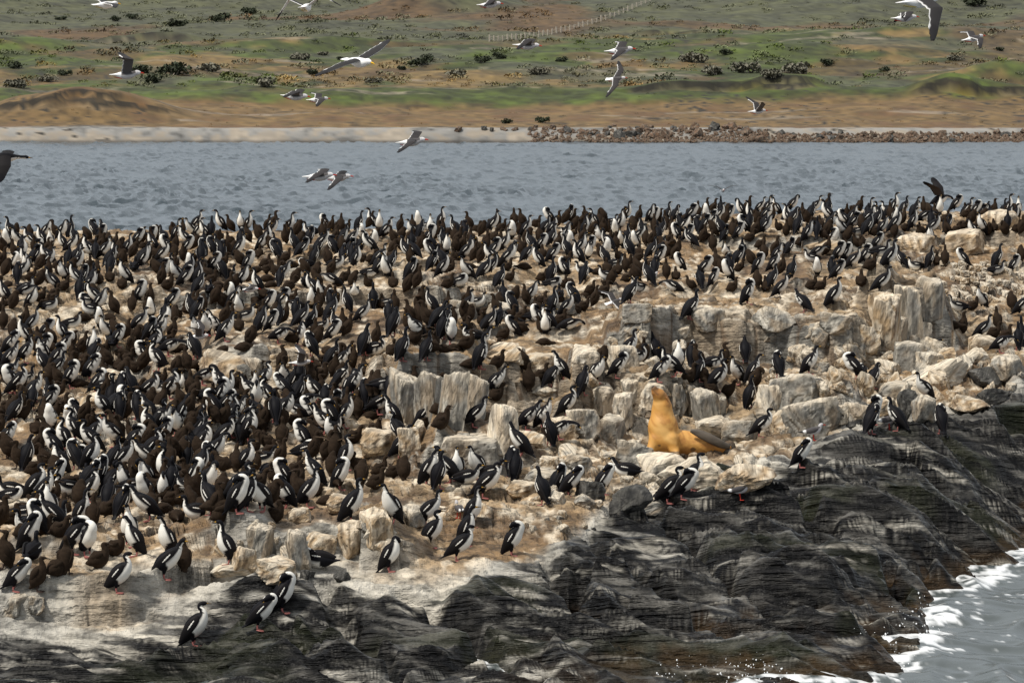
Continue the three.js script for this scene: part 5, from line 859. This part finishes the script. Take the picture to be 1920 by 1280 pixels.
// ------------------------------------------------------------------ the sea lion: one field of tapered limbs, meshed as a single surface
function fieldMesh(bones, blend, cell, lo, hi, paint) {
  const nx = Math.ceil((hi[0] - lo[0]) / cell), ny = Math.ceil((hi[1] - lo[1]) / cell), nz = Math.ceil((hi[2] - lo[2]) / cell), sx = nx + 1, sy = ny + 1, F = new Float32Array(sx * sy * (nz + 1));
  const dist = (x, y, z) => {
    let acc = 0;
    for (const [a, b, ra, rb, fz] of bones) {
      const f = fz ?? 1, dx = b[0] - a[0], dy = b[1] - a[1], dz = b[2] - a[2], px = x - a[0], py = y - a[1], pz = z - a[2], t = clamp((px * dx + py * dy + pz * dz) / (dx * dx + dy * dy + dz * dz + 1e-9), 0, 1);
      acc += Math.exp(-(Math.hypot(px - dx * t, py - dy * t, (pz - dz * t) / f) - mix(ra, rb, t)) / blend);
    }
    return -blend * Math.log(acc) + 0.007 * fbm(x * 9 + y * 4, y * 13 + z * 8, 3, 903);
  };
  const I = (i, j, k) => i + sx * (j + sy * k);
  for (let k = 0; k <= nz; k++) for (let j = 0; j <= ny; j++) for (let i = 0; i <= nx; i++) F[I(i, j, k)] = dist(lo[0] + i * cell, lo[1] + j * cell, lo[2] + k * cell);
  const vid = new Int32Array(nx * ny * nz).fill(-1), pos = [], col = [], idx = [], V = (i, j, k) => i + nx * (j + ny * k);
  const E = [[0, 1], [2, 3], [4, 5], [6, 7], [0, 2], [1, 3], [4, 6], [5, 7], [0, 4], [1, 5], [2, 6], [3, 7]];
  for (let k = 0; k < nz; k++) for (let j = 0; j < ny; j++) for (let i = 0; i < nx; i++) {
    const v = []; let neg = 0; for (let c = 0; c < 8; c++) { const f = F[I(i + (c & 1), j + (c >> 1 & 1), k + (c >> 2))]; v.push(f); if (f < 0) neg++; }
    if (!neg || neg === 8) continue;
    let x = 0, y = 0, z = 0, n = 0;
    for (const [a, b] of E) if ((v[a] < 0) !== (v[b] < 0)) { const t = v[a] / (v[a] - v[b]); x += mix(a & 1, b & 1, t); y += mix(a >> 1 & 1, b >> 1 & 1, t); z += mix(a >> 2, b >> 2, t); n++; }
    vid[V(i, j, k)] = pos.length / 3;
    const p = [lo[0] + (i + x / n) * cell, lo[1] + (j + y / n) * cell, lo[2] + (k + z / n) * cell]; pos.push(...p); col.push(...paint(...p));
  }
  for (let k = 1; k < nz; k++) for (let j = 1; j < ny; j++) for (let i = 1; i < nx; i++) {
    const f = F[I(i, j, k)] < 0, q = (a, b, c, d, flip) => { if (a < 0 || b < 0 || c < 0 || d < 0) return; if (flip) idx.push(a, b, c, a, c, d); else idx.push(a, c, b, a, d, c); };
    if (i < nx && f !== F[I(i + 1, j, k)] < 0) q(vid[V(i, j - 1, k - 1)], vid[V(i, j, k - 1)], vid[V(i, j, k)], vid[V(i, j - 1, k)], f);
    if (f !== F[I(i, j + 1, k)] < 0) q(vid[V(i - 1, j, k - 1)], vid[V(i - 1, j, k)], vid[V(i, j, k)], vid[V(i, j, k - 1)], f);
    if (f !== F[I(i, j, k + 1)] < 0) q(vid[V(i - 1, j - 1, k)], vid[V(i, j - 1, k)], vid[V(i, j, k)], vid[V(i - 1, j, k)], f);
  }
  return geo(pos, idx, col);
}
{
  const base = hit(1268, 853), o = new THREE.Group(), k = -base.z / FPX; o.name = 'sea_lion'; o.position.copy(base); scene.add(o);
  const q = (px, py, z) => [(px - 1268) * k, (853 - py) * k, z];
  const gold = [0.51, 0.245, 0.047], pale = [0.68, 0.42, 0.14], brown = [0.30, 0.125, 0.03], flip = [0.075, 0.06, 0.045];
  const bones = [
    [q(1246, 824, 0.02), q(1243, 800, 0.0), 29 * k, 28 * k], [q(1243, 800, 0), q(1241, 762, -0.01), 26 * k, 18 * k], [q(1241, 762, -0.01), q(1239, 746, 0.0), 17 * k, 12 * k],
    [q(1240, 746, 0.0), q(1236, 739, 0.05), 12.5 * k, 11 * k], [q(1236, 739, 0.05), q(1226, 727, 0.1), 9 * k, 5.5 * k], [q(1233, 742, 0.06), q(1226, 735, 0.1), 7.5 * k, 4.5 * k],
    [q(1248, 826, 0), q(1284, 832, -0.06), 26 * k, 24 * k], [q(1284, 832, -0.06), q(1322, 833, 0.0), 24 * k, 20 * k], [q(1322, 833, 0.0), q(1350, 836, 0.1), 19 * k, 12 * k], [q(1350, 836, 0.1), q(1366, 838, 0.14), 10 * k, 6 * k],
    [q(1228, 822, 0.14), q(1220, 842, 0.2), 12 * k, 8 * k], [q(1220, 842, 0.2), q(1208, 848, 0.3), 7 * k, 4 * k],
    [q(1258, 822, 0.2), q(1264, 842, 0.26), 13 * k, 9 * k], [q(1264, 842, 0.26), q(1270, 851, 0.4), 8 * k, 4 * k],
  ];
  const paint = (x, y, z) => {
    const px = x / k + 1268, py = 853 - y / k, n = fbm(x * 6 + y * 3, y * 9 + z * 7, 4, 901);
    let c = mix3(gold, pale, 0.75 * sstep(-0.3, 0.9, 0.8 * n + 0.6 * sstep(30, 0, Math.hypot(px - 1240, py - 800))));
    c = mix3(c, brown, 0.55 * sstep(0.05, 0.5, -n + 0.3 * sstep(1262, 1285, px)));
    c = mix3(c, brown, 0.7 * sstep(752, 738, py));
    if (py < 742 && px < 1234) c = mix3(c, [0.05, 0.028, 0.014], 0.75 * Math.max(sstep(731, 726, py), sstep(2.2, 0.8, Math.abs(py - 733 - (px - 1228) * 0.9))));
    c = mix3(c, brown, 0.5 * sstep(0.25, 0.6, vnoise((x + y * 0.4) * 26, y * 5, 904)) * sstep(1256, 1270, px) * sstep(1300, 1280, px));
    if (Math.hypot(px - 1299, py - 842) < 5.5 + 3 * n || Math.hypot(px - 1235, py - 832) < 2.6) c = mix3(c, [0.06, 0.03, 0.012], 0.75);
    if (py > 842 && (px < 1218 || (z > 0.3 && px > 1255))) c = mix3(c, flip, 0.8);
    return c;
  };
  put('body', fieldMesh(bones, 0.02, 0.02, [-0.75, -0.2, -0.42], [1.1, 1.35, 0.6], paint), M.skin, o);
  const hind = (pts, w) => loft(pts, 14, 12, (t, ph) => { const n = 0.7 + 0.6 * hash(Math.floor(t * 14), Math.floor(ph * 3), 7); return [flip[0] * n, flip[1] * n, flip[2] * n]; });
  put('hind_flipper', hind([[...q(1366, 836, 0).slice(0, 2), 0.05, 0.045, 0.18], [...q(1350, 829, 0).slice(0, 2), 0.075, 0.04, 0.25], [...q(1328, 818, 0).slice(0, 2), 0.085, 0.035, 0.26], [...q(1308, 809, 0).slice(0, 2), 0.07, 0.03, 0.22], [...q(1294, 805, 0).slice(0, 2), 0.03, 0.02, 0.2]]), M.skin, o);
  put('hind_flipper', hind([[...q(1356, 840, 0).slice(0, 2), 0.06, 0.04, 0.12], [...q(1368, 846, 0).slice(0, 2), 0.06, 0.04, 0.2], [...q(1374, 850, 0).slice(0, 2), 0.03, 0.03, 0.26]]), M.skin, o);
  const ball = (p, r, c) => { const g = new THREE.SphereGeometry(r, 10, 8), a = new Float32Array(g.attributes.position.count * 3); for (let i = 0; i < a.length; i += 3) a.set(c, i); g.setAttribute('color', new THREE.BufferAttribute(a, 3)); g.translate(...p); return g; };
  put('nose', ball(q(1224, 724, 0.11), 0.03, [0.03, 0.02, 0.015]), M.skin, o);
  put('eye', ball(q(1240, 737, 0.135), 0.014, [0.01, 0.008, 0.006]), M.skin, o);
  put('ear', loft([[...q(1248, 742, 0).slice(0, 2), 0.012, 0.012, 0.1], [...q(1251, 747, 0).slice(0, 2), 0.01, 0.01, 0.115], [...q(1252, 752, 0).slice(0, 2), 0.003, 0.003, 0.11]], 5, 7, () => brown), M.skin, o);
  tag(o, 'golden sea lion sitting up with its nose raised on pale boulders', 'sea lion');
}
renderer.render(scene, camera);
